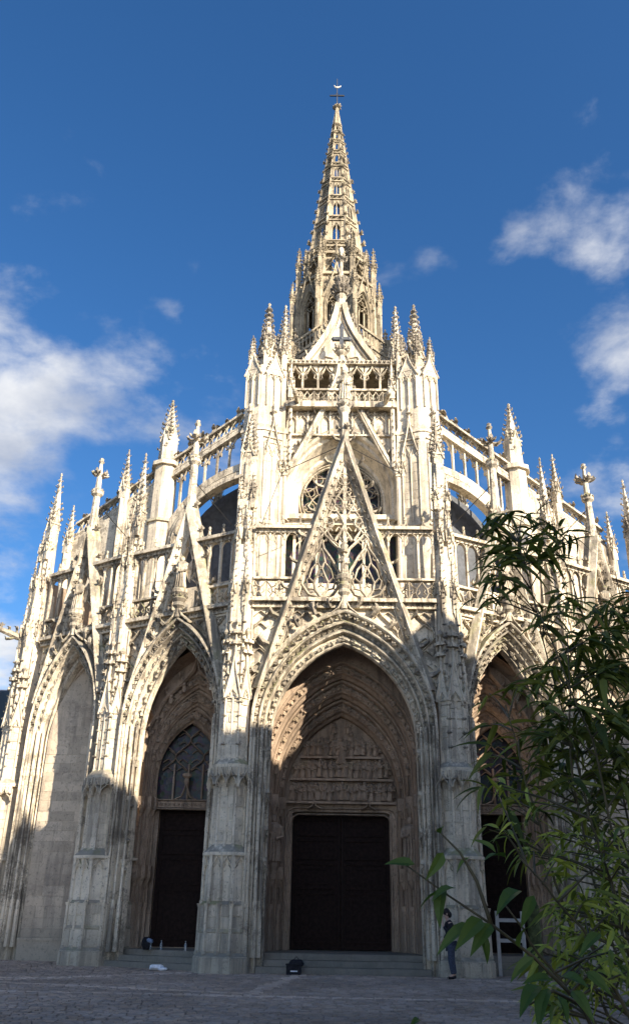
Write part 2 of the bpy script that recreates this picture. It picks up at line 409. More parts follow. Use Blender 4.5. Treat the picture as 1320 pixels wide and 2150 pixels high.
def finial(p, x, y, z, s):
    """cross-shaped leaf finial of height s standing on z"""
    p.lathe(x, y, [(z, .07 * s), (z + .25 * s, .055 * s), (z + .3 * s, .11 * s), (z + .36 * s, .055 * s), (z + .62 * s, .045 * s), (z + .80 * s, .10 * s), (z + .90 * s, .09 * s), (z + s, .012 * s)], 6)
    for k in range(4):
        a = k * math.pi / 2 + .4
        p.crk((x, y, z + .36 * s), (math.cos(a), math.sin(a), .1), .26 * s)
def gablet(p, x0, x1, z0, z1, y0, y1, w=.05, crk=.1, fin=True, fill=True):
    """small crocketed gable in the current x-z plane"""
    xm = (x0 + x1) / 2; L = [(x0, z0)] + [(xm + a, z) for a, z in ogee(xm - x0, z0, z1, 6, 1.35)][1:]
    Rr = [(2 * xm - x, z) for x, z in L]
    if fill: p.slab([(x, z) for x, z in L] + [(x, z) for x, z in reversed(Rr[:-1])], y0 + .04, y1)
    p.bar(L, w, y0 - .02, y0 + .1); p.bar(Rr, w, y0 - .02, y0 + .1)
    if crk:
        for t in (.25, .5, .75):
            i = min(len(L) - 2, int(t * (len(L) - 1))); f = t * (len(L) - 1) - i
            for Q, sg in ((L, -1), (Rr, 1)):
                p.crk((lerp(Q[i][0], Q[i + 1][0], f), y0 + .04, lerp(Q[i][1], Q[i + 1][1], f)), (sg, 0, .35), crk)
    if fin: finial(p, xm, (y0 + y1) / 2, z1 - .03, (z1 - z0) * .45)
def pinnacle(p, x, y, z0, w, hs, hp, n=4, rows=6, cs=.12, gab=True, rot=None, edges=None):
    """shaft with four gablets and a crocketed spirelet"""
    r = w / 2 * (1.414 if n == 4 else 1.08)
    rot_ = (math.pi / 4 if n == 4 else math.pi / 8) if rot is None else rot
    if hs > 0:
        p.frus(x, y, z0, r, z0 + hs, r * .94, n, rot_)
        p.frus(x, y, z0 + hs - .04, r * 1.16, z0 + hs + .03, r * 1.16, n, rot_)
    zb = z0 + hs
    p.frus(x, y, zb, r * .86, zb + hp * .93, r * .10, n, rot_)
    if gab and hs > 0:
        Ms = p.M
        for k in range(4):
            p.M = Ms @ frame(x, y, 0, rot_ - math.pi / 4 + k * math.pi / 2)
            gablet(p, -w / 2, w / 2, zb - .12 * hp, zb + .26 * hp, -w / 2 - .03, -w / 2 + .08, w * .14, 0, False)
            p.crk((0, -w / 2, zb + .25 * hp), (0, -1, .6), cs * .9)
        p.M = Ms
    for k in range(edges or n if n == 4 else (edges or 6)):
        a = rot_ + 2 * math.pi * k / (edges or n if n == 4 else (edges or 6))
        for j in range(rows):
            t = (j + .7) / (rows + .4); rr = r * lerp(.86, .10, t)
            p.crk((x + rr * math.cos(a), y + rr * math.sin(a), zb + hp * .93 * t), (math.cos(a), math.sin(a), .25), cs * lerp(1.1, .65, t))
    z = zb + hp * .9
    p.lathe(x, y, [(z, w * .05), (z + hp * .03, w * .16), (z + hp * .06, w * .06), (z + hp * .09, w * .15), (z + hp * .13, .008)], 6)

def statue(p, x, y, z, h, wings=False):
    prof = [(0, .15), (.04, .185), (.25, .15), (.45, .145), (.6, .165), (.72, .185), (.79, .16), (.835, .065), (.85, .055)]
    p.loft([[(x + h * r * math.cos(a) * (1 + .07 * math.sin(7 * a + 5 * zz)), y + h * r * .78 * math.sin(a) * (1 + .12 * math.cos(6 * a - 4 * zz)), z + h * zz) for a in [2 * math.pi * j / 16 for j in range(16)]] for zz, r in prof])
    p.ell(x, y - .01 * h, z + h * .915, .068 * h, .08 * h, .09 * h, 10, 7)
    p.tube([(x - .16 * h, y, z + .74 * h), (x - .19 * h, y - .08 * h, z + .56 * h), (x - .04 * h, y - .17 * h, z + .60 * h)], .05 * h, 6, .035 * h)
    p.tube([(x + .16 * h, y, z + .74 * h), (x + .20 * h, y - .06 * h, z + .54 * h), (x + .06 * h, y - .17 * h, z + .48 * h)], .05 * h, 6, .035 * h)
    for k in range(5):                           # hanging folds
        a = -math.pi / 2 + (k - 2) * .42
        p.tube([(x + h * .14 * math.cos(a), y + h * .12 * math.sin(a), z + .62 * h), (x + h * .155 * math.cos(a + .12), y + h * .135 * math.sin(a + .12), z + .3 * h), (x + h * .18 * math.cos(a), y + h * .145 * math.sin(a), z + .02 * h)], .022 * h, 4)
    if wings:
        for s_ in (-1, 1):
            p.slab([(x + s_ * .05 * h, z + .62 * h), (x + s_ * .26 * h, z + .86 * h), (x + s_ * .30 * h, z + .60 * h), (x + s_ * .22 * h, z + .2 * h), (x + s_ * .12 * h, z + .42 * h)], y + .09 * h, y + .14 * h)

def lancets(mb, x0, x1, z0, z1, n, w, y0, y1, head=.28, frame_=True):
    """row of narrow panels with ogee heads"""
    if frame_:
        mb.bar([(x0, z0), (x0, z1)], w, y0, y1); mb.bar([(x1, z0), (x1, z1)], w, y0, y1); mb.bar([(x0, z1), (x1, z1)], w, y0, y1)
    dx = (x1 - x0) / n; hz = min(head, (z1 - z0) * .4)
    for i in range(n):
        a = x0 + i * dx; xm = a + dx / 2
        if i: mb.bar([(a, z0), (a, z1 - hz)], w * .8, y0, y1)
        mb.bar([(xm + x, z) for x, z in ogee_arch(dx / 2, z1 - hz, z1 - hz * .45, z1)], w * .8, y0, y1)
        for s_ in (-1, 1):
            mb.bar([(xm + s_ * dx * .42, z1 - hz * .95), (xm + s_ * dx * .18, z1 - hz * .72), (xm + s_ * dx * .22, z1 - hz * .42)], w * .6, y0 + .01, y1)
def flame_panel(mb, x0, x1, z0, z1, w, y0, y1):
    """one balustrade panel: two mouchettes round an ogee"""
    xm = (x0 + x1) / 2; h = z1 - z0; d = (x1 - x0) / 2
    for s_ in (-1, 1):
        mb.bar([(xm, z0), (xm + s_ * d * .30, z0 + .12 * h), (xm + s_ * d * .52, z0 + .34 * h), (xm + s_ * d * .42, z0 + .62 * h), (xm + s_ * d * .12, z0 + .86 * h), (xm, z1)], w, y0, y1)
        mb.bar([(xm + s_ * d, z0), (xm + s_ * d * .82, z0 + .30 * h), (xm + s_ * d * .52, z0 + .40 * h)], w, y0, y1)
        mb.bar([(xm + s_ * d * .45, z0 + .6 * h), (xm + s_ * d * .75, z0 + .72 * h), (xm + s_ * d, z1)], w, y0, y1)
        mb.bar([(xm + s_ * d * .34, z0 + .3 * h), (xm + s_ * d * .16, z0 + .42 * h), (xm + s_ * d * .26, z0 + .55 * h)], w * .7, y0, y1)
        mb.bar([(xm + s_ * d * .95, z0 + .5 * h), (xm + s_ * d * .72, z0 + .55 * h), (xm + s_ * d * .8, z0 + .38 * h)], w * .7, y0, y1)
    mb.bar([(xm, z0 + .0), (xm, z0 + .16 * h)], w, y0, y1)

def on_face(M, p, q):
    """frame on the vertical face from plan point p to q: x along it, y into the wall"""
    dx, dy = q[0] - p[0], q[1] - p[1]
    return M @ frame((p[0] + q[0]) / 2, (p[1] + q[1]) / 2, 0, math.atan2(dy, dx)), math.hypot(dx, dy)

STONES = []                                    # ashlar facing blocks: (verts, size, part)
def ashlar(part, x0, x1, z0, z1, y=0.0, course=.36, lmin=.45, lmax=.95, gap=.014, proud=.016, inside=None):
    z = z0; M = part.M
    while z < z1 - .05:
        h = min(course * random.uniform(.88, 1.12), z1 - z)
        if z1 - z - h < .14: h = z1 - z
        x = x0 - random.uniform(0, lmin)
        while x < x1:
            l = random.uniform(lmin, lmax); a, b = max(x, x0), min(x + l, x1)
            if x1 - b < .12: b = x1
            ok = b - a > .05
            if ok and inside: ok = inside(a, z) and inside(b, z) and inside(a, z + h) and inside(b, z + h)
            if ok:
                pr = proud * random.uniform(.5, 1.3); g = gap / 2
                A, B, C_, D_ = a + g, b - g, z + g, z + h - g
                e = .008
                vs = [(A, y + .01, C_), (B, y + .01, C_), (B, y + .01, D_), (A, y + .01, D_), (A + e, y - pr, C_ + e), (B - e, y - pr, C_ + e), (B - e, y - pr, D_ - e), (A + e, y - pr, D_ - e)]
                W = [M @ Vector(v) for v in vs]
                STONES.append((W, (b - a) / (W[0] - CAM).length, part, random.uniform(-.5, .5)))
            x = b if b == x1 else x + l
            if b == x1: break
        z += h
STONE_F = [(4, 5, 6, 7), (0, 1, 5, 4), (1, 2, 6, 5), (2, 3, 7, 6), (3, 0, 4, 7)]

# ------------------------------------------------------------------ porch bays
def loft_bay(part, Ff, prof, z0=0.0, n=12):
    """prof: list of (a, zs, za, depth 0..1, y) ; Ff(depth) gives the frame"""
    rings = []
    for a, zs, za, d, y in prof:
        M = Ff(d)
        rings.append([(M @ Vector((x, y, z)))[:] for x, z in ring(a, zs, za, z0, n)])
    keep = part.M; part.M = I4; part.loft(rings, closed=False); part.M = keep

FRONT = [(0, .1), (0, -.26), (.07, -.28), (.11, -.24), (.13, -.12), (.15, -.02), (.29, -.02), (.31, -.12), (.345, -.15), (.38, -.12), (.40, -.0), (.42, .07), (.47, .11), (.52, .07), (.555, .05), (.59, .07), (.62, .18), (.63, .30), (.80, .34), (.83, .28), (.87, .27), (.90, .33), (.91, .5)]
def orders(k):
    """profile of k receding arch orders in unit (inward, depth)"""
    L = []
    for i in range(k):
        o = i / k; s_ = 1.0 / k
        L += [(o, o + .02 * s_), (o + .06 * s_, o - .02 * s_), (o + .16 * s_, o - .02 * s_), (o + .22 * s_, o + .08 * s_), (o + .26 * s_, o + .32 * s_), (o + .52 * s_, o + .46 * s_), (o + .58 * s_, o + .34 * s_), (o + .66 * s_, o + .30 * s_), (o + .74 * s_, o + .36 * s_), (o + .80 * s_, o + .55 * s_), (o + .98 * s_, o + .72 * s_)]
    return L + [(1, 1)]

def gable(name, M, a, z0, z1, w, depth, nck, cks, label=None):
    p = Part(name, M_TRIM, M, label)
    l = math.hypot(a, z1 - z0); nx = (z1 - z0) / l; nz = a / l
    for s_ in (-1, 1):
        A = Vector((s_ * a, z0)); B = Vector((0, z1))
        inn = Vector((-s_ * nx, -nz))
        def q(pt, o): return (pt.x + inn.x * o, pt.y + inn.y * o)
        tipo = w * l / a
        # raking coping: outer weathered slope, face, hollow, inner roll
        prof = [(0, depth * 1.2), (0, -depth * .1), (.05, -depth * .35), (w * .36, -depth * 1.25), (w * .44, -depth * 1.3), (w * .50, -depth * 1.15), (w * .84, -depth * .1), (w * .90, -depth * .2), (w * .98, -depth * .1), (w, depth * .2), (w, depth * 1.2)]
        r0 = [(q(A, o)[0], y, q(A, o)[1]) for o, y in prof]
        r1 = [(0 + s_ * 0.0, y, z1 - o * l / a) for o, y in prof]
        p.loft([r0, r1])
        for k in range(nck):
            t = (k + .55) / (nck + .1); c = A.lerp(B, t)
            p.crk((c.x, 0, c.y), (s_ * nx, 0, nz * .8), cks * random.uniform(.9, 1.1), (-s_ * .3, -.25, 1))
        ns = int(l / .34)
        for k in range(ns):
            t = (k + .5) / ns; c = A.lerp(B, t)
            if (1 - t) * a < w * .9: continue
            x, z = q(c, w * .68); p.piece('fleuron', (x, -depth * .62, z), (-s_ * .65, -.75, 0), .19, (-s_ * nz, 0, nx))
    return p

def bay_top(M, half, ga, gz0, gz1, gw, central=False, who=''):
    """cornice, balustrade, arcade and cresting across a bay, plus gable tracery"""
    ins = lambda x, z: abs(x) < ga * (gz1 - z) / (gz1 - gz0) - .05
    rail = Part('balustrade', M_TRIM, M)
    x0, x1 = -half, half
    # string cornice with leaf frieze
    rail.slab([(x0, 11.08), (x1, 11.08), (x1, 11.16), (x0, 11.16)], -.06, .3)
    rail.slab([(x0, 11.27), (x1, 11.27), (x1, 11.40), (x0, 11.40)], -.22, .3)
    rail.slab([(x0, 11.16), (x1, 11.16), (x1, 11.27), (x0, 11.27)], -.05, .3)
    k = int((x1 - x0) / .19)
    for i in range(k): rail.piece('fleuron', (x0 + (i + .5) * (x1 - x0) / k, -.06, 11.21), (0, -1, 0), .15)
    # flamboyant balustrade
    m = max(2, round(half * 2 / .95)); dx = (x1 - x0) / m
    for i in range(m):
        a = x0 + i * dx; xm = a + dx / 2
        if ins(xm, 11.8) and ins(xm + dx / 2, 11.8) and ins(xm - dx / 2, 11.8): continue
        flame_panel(rail, a + .02, a + dx - .02, 11.42, 12.12, .05, .02, .14)
        rail.bar([(a, 11.4), (a, 12.15)], .06, .0, .16)
    def outside(z, fn):
        g = max(0, ga * (gz1 - z) / (gz1 - gz0) - gw * .6)
        if g > .05: fn(x0, -g); fn(g, x1)
        else: fn(x0, x1)
    outside(12.16, lambda a, b: rail.slab([(a, 12.12), (b, 12.12), (b, 12.2), (a, 12.2)], -.05, .2))
    rail.done()
    m2 = m * 2 if not central else 12; dx = (x1 - x0) / m2
    for sd in (-1, 1):                                # one arcade either side of the gable
        arc = Part('gallery_arcade', M_TRIM, M)
        for i in range(m2 + 1):
            x = x0 + i * dx
            if not ins(x, 13.2) and x * sd > 0: arc.box(x - .035, x + .035, .02, .13, 12.2, 13.95)
            if i < m2 and not ins(x + dx / 2, 13.9) and (x + dx / 2) * sd > 0:
                arc.bar([(x + dx / 2 + u, z) for u, z in arch(dx / 2 - .02, 13.62, 13.92, 5)], .06, .0, .14)
        g = max(.02, ga * (gz1 - 14) / (gz1 - gz0) - gw * .6); a, b = (x0, -g) if sd < 0 else (g, x1)
        arc.slab([(a, 13.9), (b, 13.9), (b, 14.02), (a, 14.02)], -.02, .22); arc.slab([(a, 14.02), (b, 14.02), (b, 14.14), (a, 14.14)], -.16, .3)
        k = int((x1 - x0) / .2)
        for i in range(k):
            x = x0 + (i + .5) * (x1 - x0) / k
            if not ins(x, 14) and x * sd > 0: arc.piece('fleuron', (x, -.04, 13.98), (0, -1, 0), .14)
        k = max(3, int((x1 - x0) / .62))
        for i in range(k):                              # cresting of small fleurs
            x = x0 + (i + .5) * (x1 - x0) / k
            if ins(x, 14.2) or x * sd <= 0: continue
            arc.bar([(x - .26, 14.2), (x - .12, 14.17), (x - .03, 14.28), (x, 14.46)], .05, 0, .1)
            arc.bar([(x + .26, 14.2), (x + .12, 14.17), (x + .03, 14.28), (x, 14.46)], .05, 0, .1)
            arc.lathe(x, .05, [(14.4, .03), (14.44, .075), (14.48, .03), (14.56, .06), (14.62, .01)], 6)
        arc.done()

def pier(M, hw, hb, up_, nm):
    """buttress pier of the porch: plinth, panelled base, niche stage, shaft, gablet, clustered pinnacles"""
    p = Part('buttress', M_STONE, M)
    def sec(h, f=1.0): return [(-.52 * h, -h), (.52 * h, -h), (h, -.42 * h), (h, h * 1.5), (-h, h * 1.5), (-h, -.42 * h)]
    def lev(h0, h1, z0, z1): p.loft([[(x, y, z0) for x, y in sec(h0)], [(x, y, z1) for x, y in sec(h1)]])
    lev(hb * 1.26, hb * 1.22, -.1, .42); lev(hb * 1.22, hb * 1.10, .42, .52); lev(hb * 1.10, hb * 1.08, .52, 1.06)
    lev(hb * 1.13, hb * 1.10, 1.06, 1.14); lev(hb * 1.06, hb * 1.05, 1.14, 1.78); lev(hb * 1.08, hb * 1.0, 1.78, 1.88)
    lev(hb * .98, hb * .96, 1.88, 3.14); lev(hb * 1.10, hb * 1.10, 3.14, 3.22); lev(hb * 1.08, hw * 1.0, 3.22, 3.45)
    lev(hw, hw * .98, 3.45, 5.72); lev(hw * 1.25, hw * 1.28, 5.70, 5.80); lev(hw * 1.22, hw * .95, 5.8, 5.98)
    lev(hw * .92, hw * .80, 5.98, 11.0); lev(hw * .80, hw * .62, 11.0, 13.4)
    for (h, z0, z1, cs) in ((hb * 1.24, .0, .42, .42), (hb * 1.095, .52, 1.06, .54), (hb * 1.055, 1.14, 1.78, .32), (hw * .99, 3.5, 5.2, .34), (hw * .90, 6.0, 8.0, .34)):
        s_ = sec(h)
        for a, b in ((5, 0), (0, 1), (1, 2)):
            p.M, l = on_face(M, s_[a], s_[b])
            ashlar(p, -l / 2 + .03, l / 2 - .03, z0 + .01, z1 - .01, 0, cs, .3, .6, .024, .022)
    p.M = M
    for (h, z0, z1, rr) in ((hb * 1.09, .5, 1.78, .055), (hb * .99, 1.9, 3.14, .05), (hw * 1.0, 3.4, 5.15, .045), (hw * .92, 5.95, 7.9, .04)):
        s_ = sec(h)
        for x, y in (s_[5], s_[0], s_[1], s_[2], ((s_[0][0] + s_[1][0]) / 2, s_[0][1])):
            p.frus(x, y, z0, rr * 1.0, z1, rr * .9, 7); p.frus(x, y, z0 - .02, rr * 1.6, z0 + .07, rr * 1.2, 7); p.frus(x, y, z1 - .06, rr * 1.1, z1 + .03, rr * 1.6, 7)
    # panelled stage with ogee heads, canopies on the niche stage
    for (h, z0, z1, nn, pr) in ((hb * .98, 1.9, 3.13, 2, .06), ):
        s_ = sec(h)
        for a, b in ((5, 0), (0, 1), (1, 2)):
            p.M, l = on_face(M, s_[a], s_[b])
            lancets(p, -l / 2 + .03, l / 2 - .03, z0, z1, nn if l > .55 else 1, .06, -pr, .03, .38)
            p.bar([(-l / 2 + .03, 1.1), (-l / 2 + .03, 1.9)], .07, -.05, .03); p.bar([(l / 2 - .03, 1.1), (l / 2 - .03, 1.9)], .07, -.05, .03)
    s_ = sec(hw * 1.02)
    for a, b in ((5, 0), (0, 1), (1, 2)):
        p.M, l = on_face(M, s_[a], s_[b]); nn = 2 if l > .4 else 1; dx = (l + .1) / nn
        for i in range(nn):
            xm = -l / 2 - .05 + (i + .5) * dx
            p.bar([(xm + x, z) for x, z in ogee_arch(dx / 2, 5.18, 5.38, 5.66)], .06, -.26, -.02)
            p.bar([(xm - dx / 2, 5.1), (xm - dx / 2, 5.7)], .05, -.24, -.02)
            p.box(xm - dx / 2 + .01, xm + dx / 2 - .01, -.16, .0, 5.44, 5.72)
            for s2 in (-1, 1): p.crk((xm + s2 * dx * .25, -.22, 5.42), (s2 * .4, -1, .2), .09)
            for q in (-.3, -.1, .1, .3): p.box(xm + dx * q - .015, xm + dx * q + .015, -.2, -.1, 5.48, 5.7)
    # attached gablet with finial on the shaft
    s_ = sec(hw * .87)
    for a, b, k in ((5, 0, .8), (0, 1, 1), (1, 2, .8)):
        p.M, l = on_face(M, s_[a], s_[b])
        zt = 9.4 if k == 1 else 9.1
        p.bar([(-l / 2, 6.0), (-l / 2, 11)], .06, -.05, .03); p.bar([(l / 2, 6.0), (l / 2, 11)], .06, -.05, .03)
        gablet(p, -l / 2 - .06, l / 2 + .06, 7.9, zt, -.12, .05, .07, .15, False)
        lancets(p, -l / 2 + .08, l / 2 - .08, 7.55, 8.2, 1, .04, -.14, -.02, .3, False)
        p.tube([(0, -.06, zt - .1), (0, -.05, zt + 1.05)], .045, 6, .03)
        for zc in (zt + .35, zt + .72):
            p.box(-.20, .20, -.13, -.0, zc - .05, zc + .05); p.box(-.06, .06, -.2, .0, zc - .06, zc + .06)
            for s2 in (-1, 1): p.crk((s2 * .15, -.08, zc), (s2, -.3, .2), .12)
        p.lathe(0, -.05, [(zt + .95, .03), (zt + 1.05, .12), (zt + 1.12, .10), (zt + 1.22, .01)], 5)
        for s2 in (-1, 1):                          # rows of knobs up the shaft edges
            for zc in [6.4 + .45 * i for i in range(10)]: p.crk((s2 * (l / 2 + .02), -.02, zc), (s2, -.6, .2), .11)
    p.M = M
    p.done()
    # clustered pinnacles round the upper shaft, and the crowning one
    c = Part('pinnacle', M_TRIM, M)
    for (z0, h, rr, ww, n0) in ((10.9, 2.15, hw * .74, .17, 5), (13.0, 2.1, hw * .58, .15, 5)):
        for (x, y) in ((-rr * .55, -rr), (rr * .55, -rr), (-rr, -rr * .2), (rr, -rr * .2)):
            c.lathe(x, y, [(z0 - .30, .01), (z0 - .05, .10), (z0, .11)], 6)
            pinnacle(c, x, y, z0, ww, h * .36, h * .62, 4, 4, .09, True)
            for k in range(4): c.crk((x, y - ww / 2, z0 + h * (.06 + .09 * k)), (0, -1, .2), .09)
    hs = up_[0] - 13.2
    c.frus(0, .1, 13.2, hw * .62, up_[0], hw * .50, 6, 0)
    for k in range(5):
        a = -math.pi / 2 + (k - 2) * .7
        for zc in [13.6 + .45 * i for i in range(int((up_[0] - 13.8) / .45))]: c.crk((hw * .55 * math.cos(a), .1 + hw * .55 * math.sin(a), zc), (math.cos(a), math.sin(a), .2), .10)
    for (x, y) in ((-hw * .45, -hw * .25), (hw * .45, -hw * .25)): pinnacle(c, x, y, 14.9, .16, .5, 1.0, 4, 5, .09)
    pinnacle(c, 0, .1, up_[0], hw * .75, .45, up_[1] - up_[0] - .45, 4, 8, .17)
    c.done()

def gable_finial(M, z0, zt, nm):
    p = Part('finial', M_TRIM, M); h = zt - z0
    p.frus(0, 0, z0 - .5, .20, z0 + h * .45, .14, 8); p.lathe(0, 0, [(z0 + h * .45, .14), (z0 + h * .48, .25), (z0 + h * .54, .25), (z0 + h * .57, .14)], 8)
    p.frus(0, 0, z0 + h * .56, .13, z0 + h * .75, .10, 8)
    for k in range(6):
        a = k * math.pi / 3 + .3
        p.crk((.10 * math.cos(a), .1 * math.sin(a), z0 + h * .51), (math.cos(a), math.sin(a), .1), .22)
    for k in range(4):
        a = k * math.pi / 2 + .4; p.crk((.06 * math.cos(a), .06 * math.sin(a), z0 + h * .76), (math.cos(a), math.sin(a), .0), .42)
    p.frus(0, 0, z0 + h * .75, .11, z0 + h * .92, .06, 6)
    p.lathe(0, 0, [(z0 + h * .91, .05), (z0 + h * .94, .14), (z0 + h * .965, .08), (z0 + h * .98, .10), (zt, .01)], 6)
    p.done()

def arch_ornament(p, Mf, a, zs, za, y, kind, size, n, out=(0, -1, 0), z0=None):
    """pieces strung along a pointed arch (and down its jambs)"""
    keep = p.M; p.M = Mf
    P = arch(a, zs, za, 24)
    if z0 is not None: P = [(-a, z0 + (zs - z0) * i / 8) for i in range(8)] + P + [(a, zs - (zs - z0) * (i + 1) / 8) for i in range(8)]
    L = [0]
    for i in range(1, len(P)): L.append(L[-1] + math.dist(P[i - 1], P[i]))
    for k in range(n):
        t = (k + .5) / n * L[-1]; i = max(j for j in range(len(L)) if L[j] <= t); i = min(i, len(P) - 2)
        f = (t - L[i]) / (L[i + 1] - L[i] + 1e-9); x = lerp(P[i][0], P[i + 1][0], f); z = lerp(P[i][1], P[i + 1][1], f)
        tx, tz = P[i + 1][0] - P[i][0], P[i + 1][1] - P[i][1]
        sg = 1 if x < 0 else -1
        if kind == 'relief_figure': p.piece(kind, (x, y, z), out, size * random.uniform(.9, 1.1), (tx * sg, 0, tz * sg))
        else: p.piece(kind, (x, y, z), out, size * random.uniform(.85, 1.15), (-tz, 0, tx))
    p.M = keep

def build_bay(Ff, a, zs, za, half, gb, kind, mirror=None):
    """the arched front of a bay with its gable; Ff(d): frame at depth parameter d"""
    M = Ff(0)
    k_in = .91
    ar = Part('porch_arch', M_TRIM, M)
    prof = []
    for o, y in FRONT:
        sc_ = 1.0 if kind == 'centre' else .84
        prof.append((a - o * .72 * sc_, zs - o * .5, za - o * 1.22 * sc_, 0, y))
    a_in, zs_in, za_in = prof[-1][:3]
    loft_bay(ar, Ff, prof)
    arch_ornament(ar, M, a - .16, zs - .1, za - .27, -.06, 'crocket', .20 if kind == 'centre' else .19, 34 if kind == 'centre' else 26, (0, -1, .1))
    arch_ornament(ar, M, a - .43 * .72 - .03, zs - .25, za - .44 * 1.22, .03, 'fleuron', .13, 90 if kind == 'centre' else 60, (0, -1, 0), 2.0)
    if kind != 'blind':
        arch_ornament(ar, M, a_in + .10, zs_in + .1, za_in + .18, .26, 'relief_figure', .36, 22 if kind == 'centre' else 16, (0, -1, -.3))
        for s_ in (-1, 1):                       # little canopied brackets down the jambs
            for zc in (6.3, 5.0, 3.9, 3.0):
                x = s_ * (a_in + .11)
                ar.box(x - .12, x + .12, .10, .34, zc, zc + .12); ar.bar([(x + u, z) for u, z in ogee_arch(.12, zc - .22, zc - .12, zc + .02, 4)], .035, .12, .3)
                ar.frus(x, .22, zc - .34, .03, zc, .12, 6)
    for s_ in (-1, 1):                           # slim shafts on the jamb
        for dx, yy in ((-.14, -.16), (-.40, -.02), (-.56, .12)):
            ar.frus(s_ * (a + dx * .9), yy, 1.9, .05, zs, .05, 6)
            ar.frus(s_ * (a + dx * .9), yy, .4, .09, 1.9, .075, 6)
    ar.done()
    # spandrel carving between arch and cornice
    spn = Part('spandrel', M_TRIM, M)
    A = arch(a + .02, zs, za + .02, 12)
    L = [q for q in A if q[0] <= 0]; 
    for s_ in (-1, 1):
        poly = [(s_ * abs(x), z) for x, z in L if z > 7.6]
        poly = poly + [(0, 11.1), (s_ * half, 11.1), (s_ * half, poly[0][1])]
        spn.slab(poly, .10, .5)
    def ins(x, z):
        if z > 11.0 or abs(x) > half - .05: return False
        h = za - zs; r = (a * a + h * h) / (2 * a); cx = r - a
        return z > zs and math.hypot(abs(x) + cx, z - zs) > r + .06
    net(spn, ins, -half, half, 8.4, 11.1, .62, .9, .06, -.02, .14, .5, True)
    for s_ in (-1, 1):
        for (x, z) in ((.45, .22), (.95, -.05), (1.5, -.5)):
            xx = x * a / 2.9; zz2 = za + z * 1.0 - .1
            if True: spn.crk((s_ * xx, -.1, zz2 + .05), (s_ * .5, -.8, .5), .36)
    spn.done()
    ga, gz0, gz1, gw, nck = gb
    G = gable('gable', M, ga, gz0, gz1, gw, .22, nck, .40 if kind == 'centre' else .32)
    if kind != 'centre': G.box(-.07, .07, -.1, .1, gz1 - .9, gz1 + .2)
    G.done()
    inside = lambda x, z: z > 11.42 and abs(x) < ga * (gz1 - z) / (gz1 - gz0) - gw * 1.02
    T = Part('gable_tracery', M_TRIM, M)
    if kind == 'centre':
        up_in = lambda x, z: inside(x, z) and z > 14.35
        low = lambda x, z: inside(x, z) and z <= 14.5
        net(T, lambda x, z: inside(x, z) and z > 13.55, -2.4, 2.4, 13.55, 18, .34, .80, .095, -.05, .10, .5, True, .4)
        for (x, z, r) in ((-.34, 15.05, .30), (.34, 15.05, .30), (0, 16.05, .24), (-.62, 14.3, .24), (.62, 14.3, .24)):
            T.bar(circ(x, z, r, 16), .085, -.06, .1, True)
            for k in range(3):
                c0 = k * 2.094 + .5; T.bar(circ(x + r * .48 * math.cos(c0), z + r * .48 * math.sin(c0), r * .42, 8), .05, -.03, .08, True)
        for s_ in (-1, 1):                       # two big flame windows either side of the statue
            cx0 = s_ * .80
            O = [(0, 11.42), (.42, 11.58), (.66, 11.95), (.60, 12.45), (.32, 12.95), (.08, 13.3), (0, 13.65)]
            for q in (-1, 1):
                T.bar([(cx0 + q * x, z) for x, z in O], .12, -.08, .12)
                T.bar([(cx0 + q * x, z) for x, z in ((0, 11.45), (.2, 11.72), (.25, 12.02), (.09, 12.4), (0, 12.62))], .085, -.06, .1)
                T.bar([(cx0 + q * x, z) for x, z in ((0, 12.5), (.14, 12.8), (.07, 13.12), (0, 13.3))], .075, -.06, .1)
                T.bar([(cx0 + q * x, z) for x, z in ((.24, 12.0), (.42, 12.2), (.34, 12.5), (.12, 12.78))], .075, -.06, .1)
                T.bar([(cx0 + q * x, z) for x, z in ((.22, 11.75), (.44, 11.8), (.5, 12.1), (.40, 12.2))], .065, -.05, .1)
                for (x, z) in ((.5, 11.75), (.56, 12.25), (.3, 12.85), (.1, 11.85), (.1, 12.2)):
                    T.bar([(cx0 + q * x, z), (cx0 + q * (x - .09), z + .06), (cx0 + q * (x - .06), z + .16)], .05, -.04, .08)
            OO = [(s_ * .05, 12.9), (s_ * .18, 13.3), (s_ * .62, 13.75), (s_ * .95, 14.2)]
            T.bar(OO, .11, -.06, .12)
            T.bar([(s_ * 1.55, 11.5), (s_ * 1.62, 11.9), (s_ * 1.38, 12.6), (s_ * 1.15, 13.2), (s_ * .82, 13.75), (s_ * .42, 14.2)], .11, -.06, .12)
            T.bar([(s_ * 1.95, 11.5), (s_ * 1.72, 11.75), (s_ * 1.62, 11.5)], .085, -.04, .1)
        T.box(-.035, .085, -.04, .1, 12.9, 16.6)
    else:
        h0 = 11.42
        for s_ in (-1, 1):
            for w_ in (ga * .42, ):
                T.bar([(s_ * .06, h0), (s_ * w_ * .9, h0 + .15), (s_ * w_ * 1.1, h0 + .55), (s_ * w_ * .62, h0 + 1.1), (s_ * w_ * .7, h0 + 1.6), (s_ * w_ * .25, h0 + 2.2), (s_ * .10, h0 + 2.8), (0, h0 + 3.5)], .085, -.06, .12)
                T.bar([(s_ * w_ * .75, h0 + .9), (s_ * w_ * .35, h0 + 1.2), (s_ * w_ * .55, h0 + 1.6)], .085, -.04, .1)
                T.bar([(s_ * w_ * 1.25, h0), (s_ * w_ * 1.05, h0 + .3)], .085, -.04, .1)
            T.bar([(s_ * .28, h0 + 1.5), (s_ * .32, h0 + 2.05), (s_ * .04, h0 + 2.5)], .085, -.05, .1)
        net(T, lambda x, z: inside(x, z) and z > h0 + 2.4, -1, 1, h0 + 2.4, gz1, .34, .6, .085, -.03, .1)
    T.done()
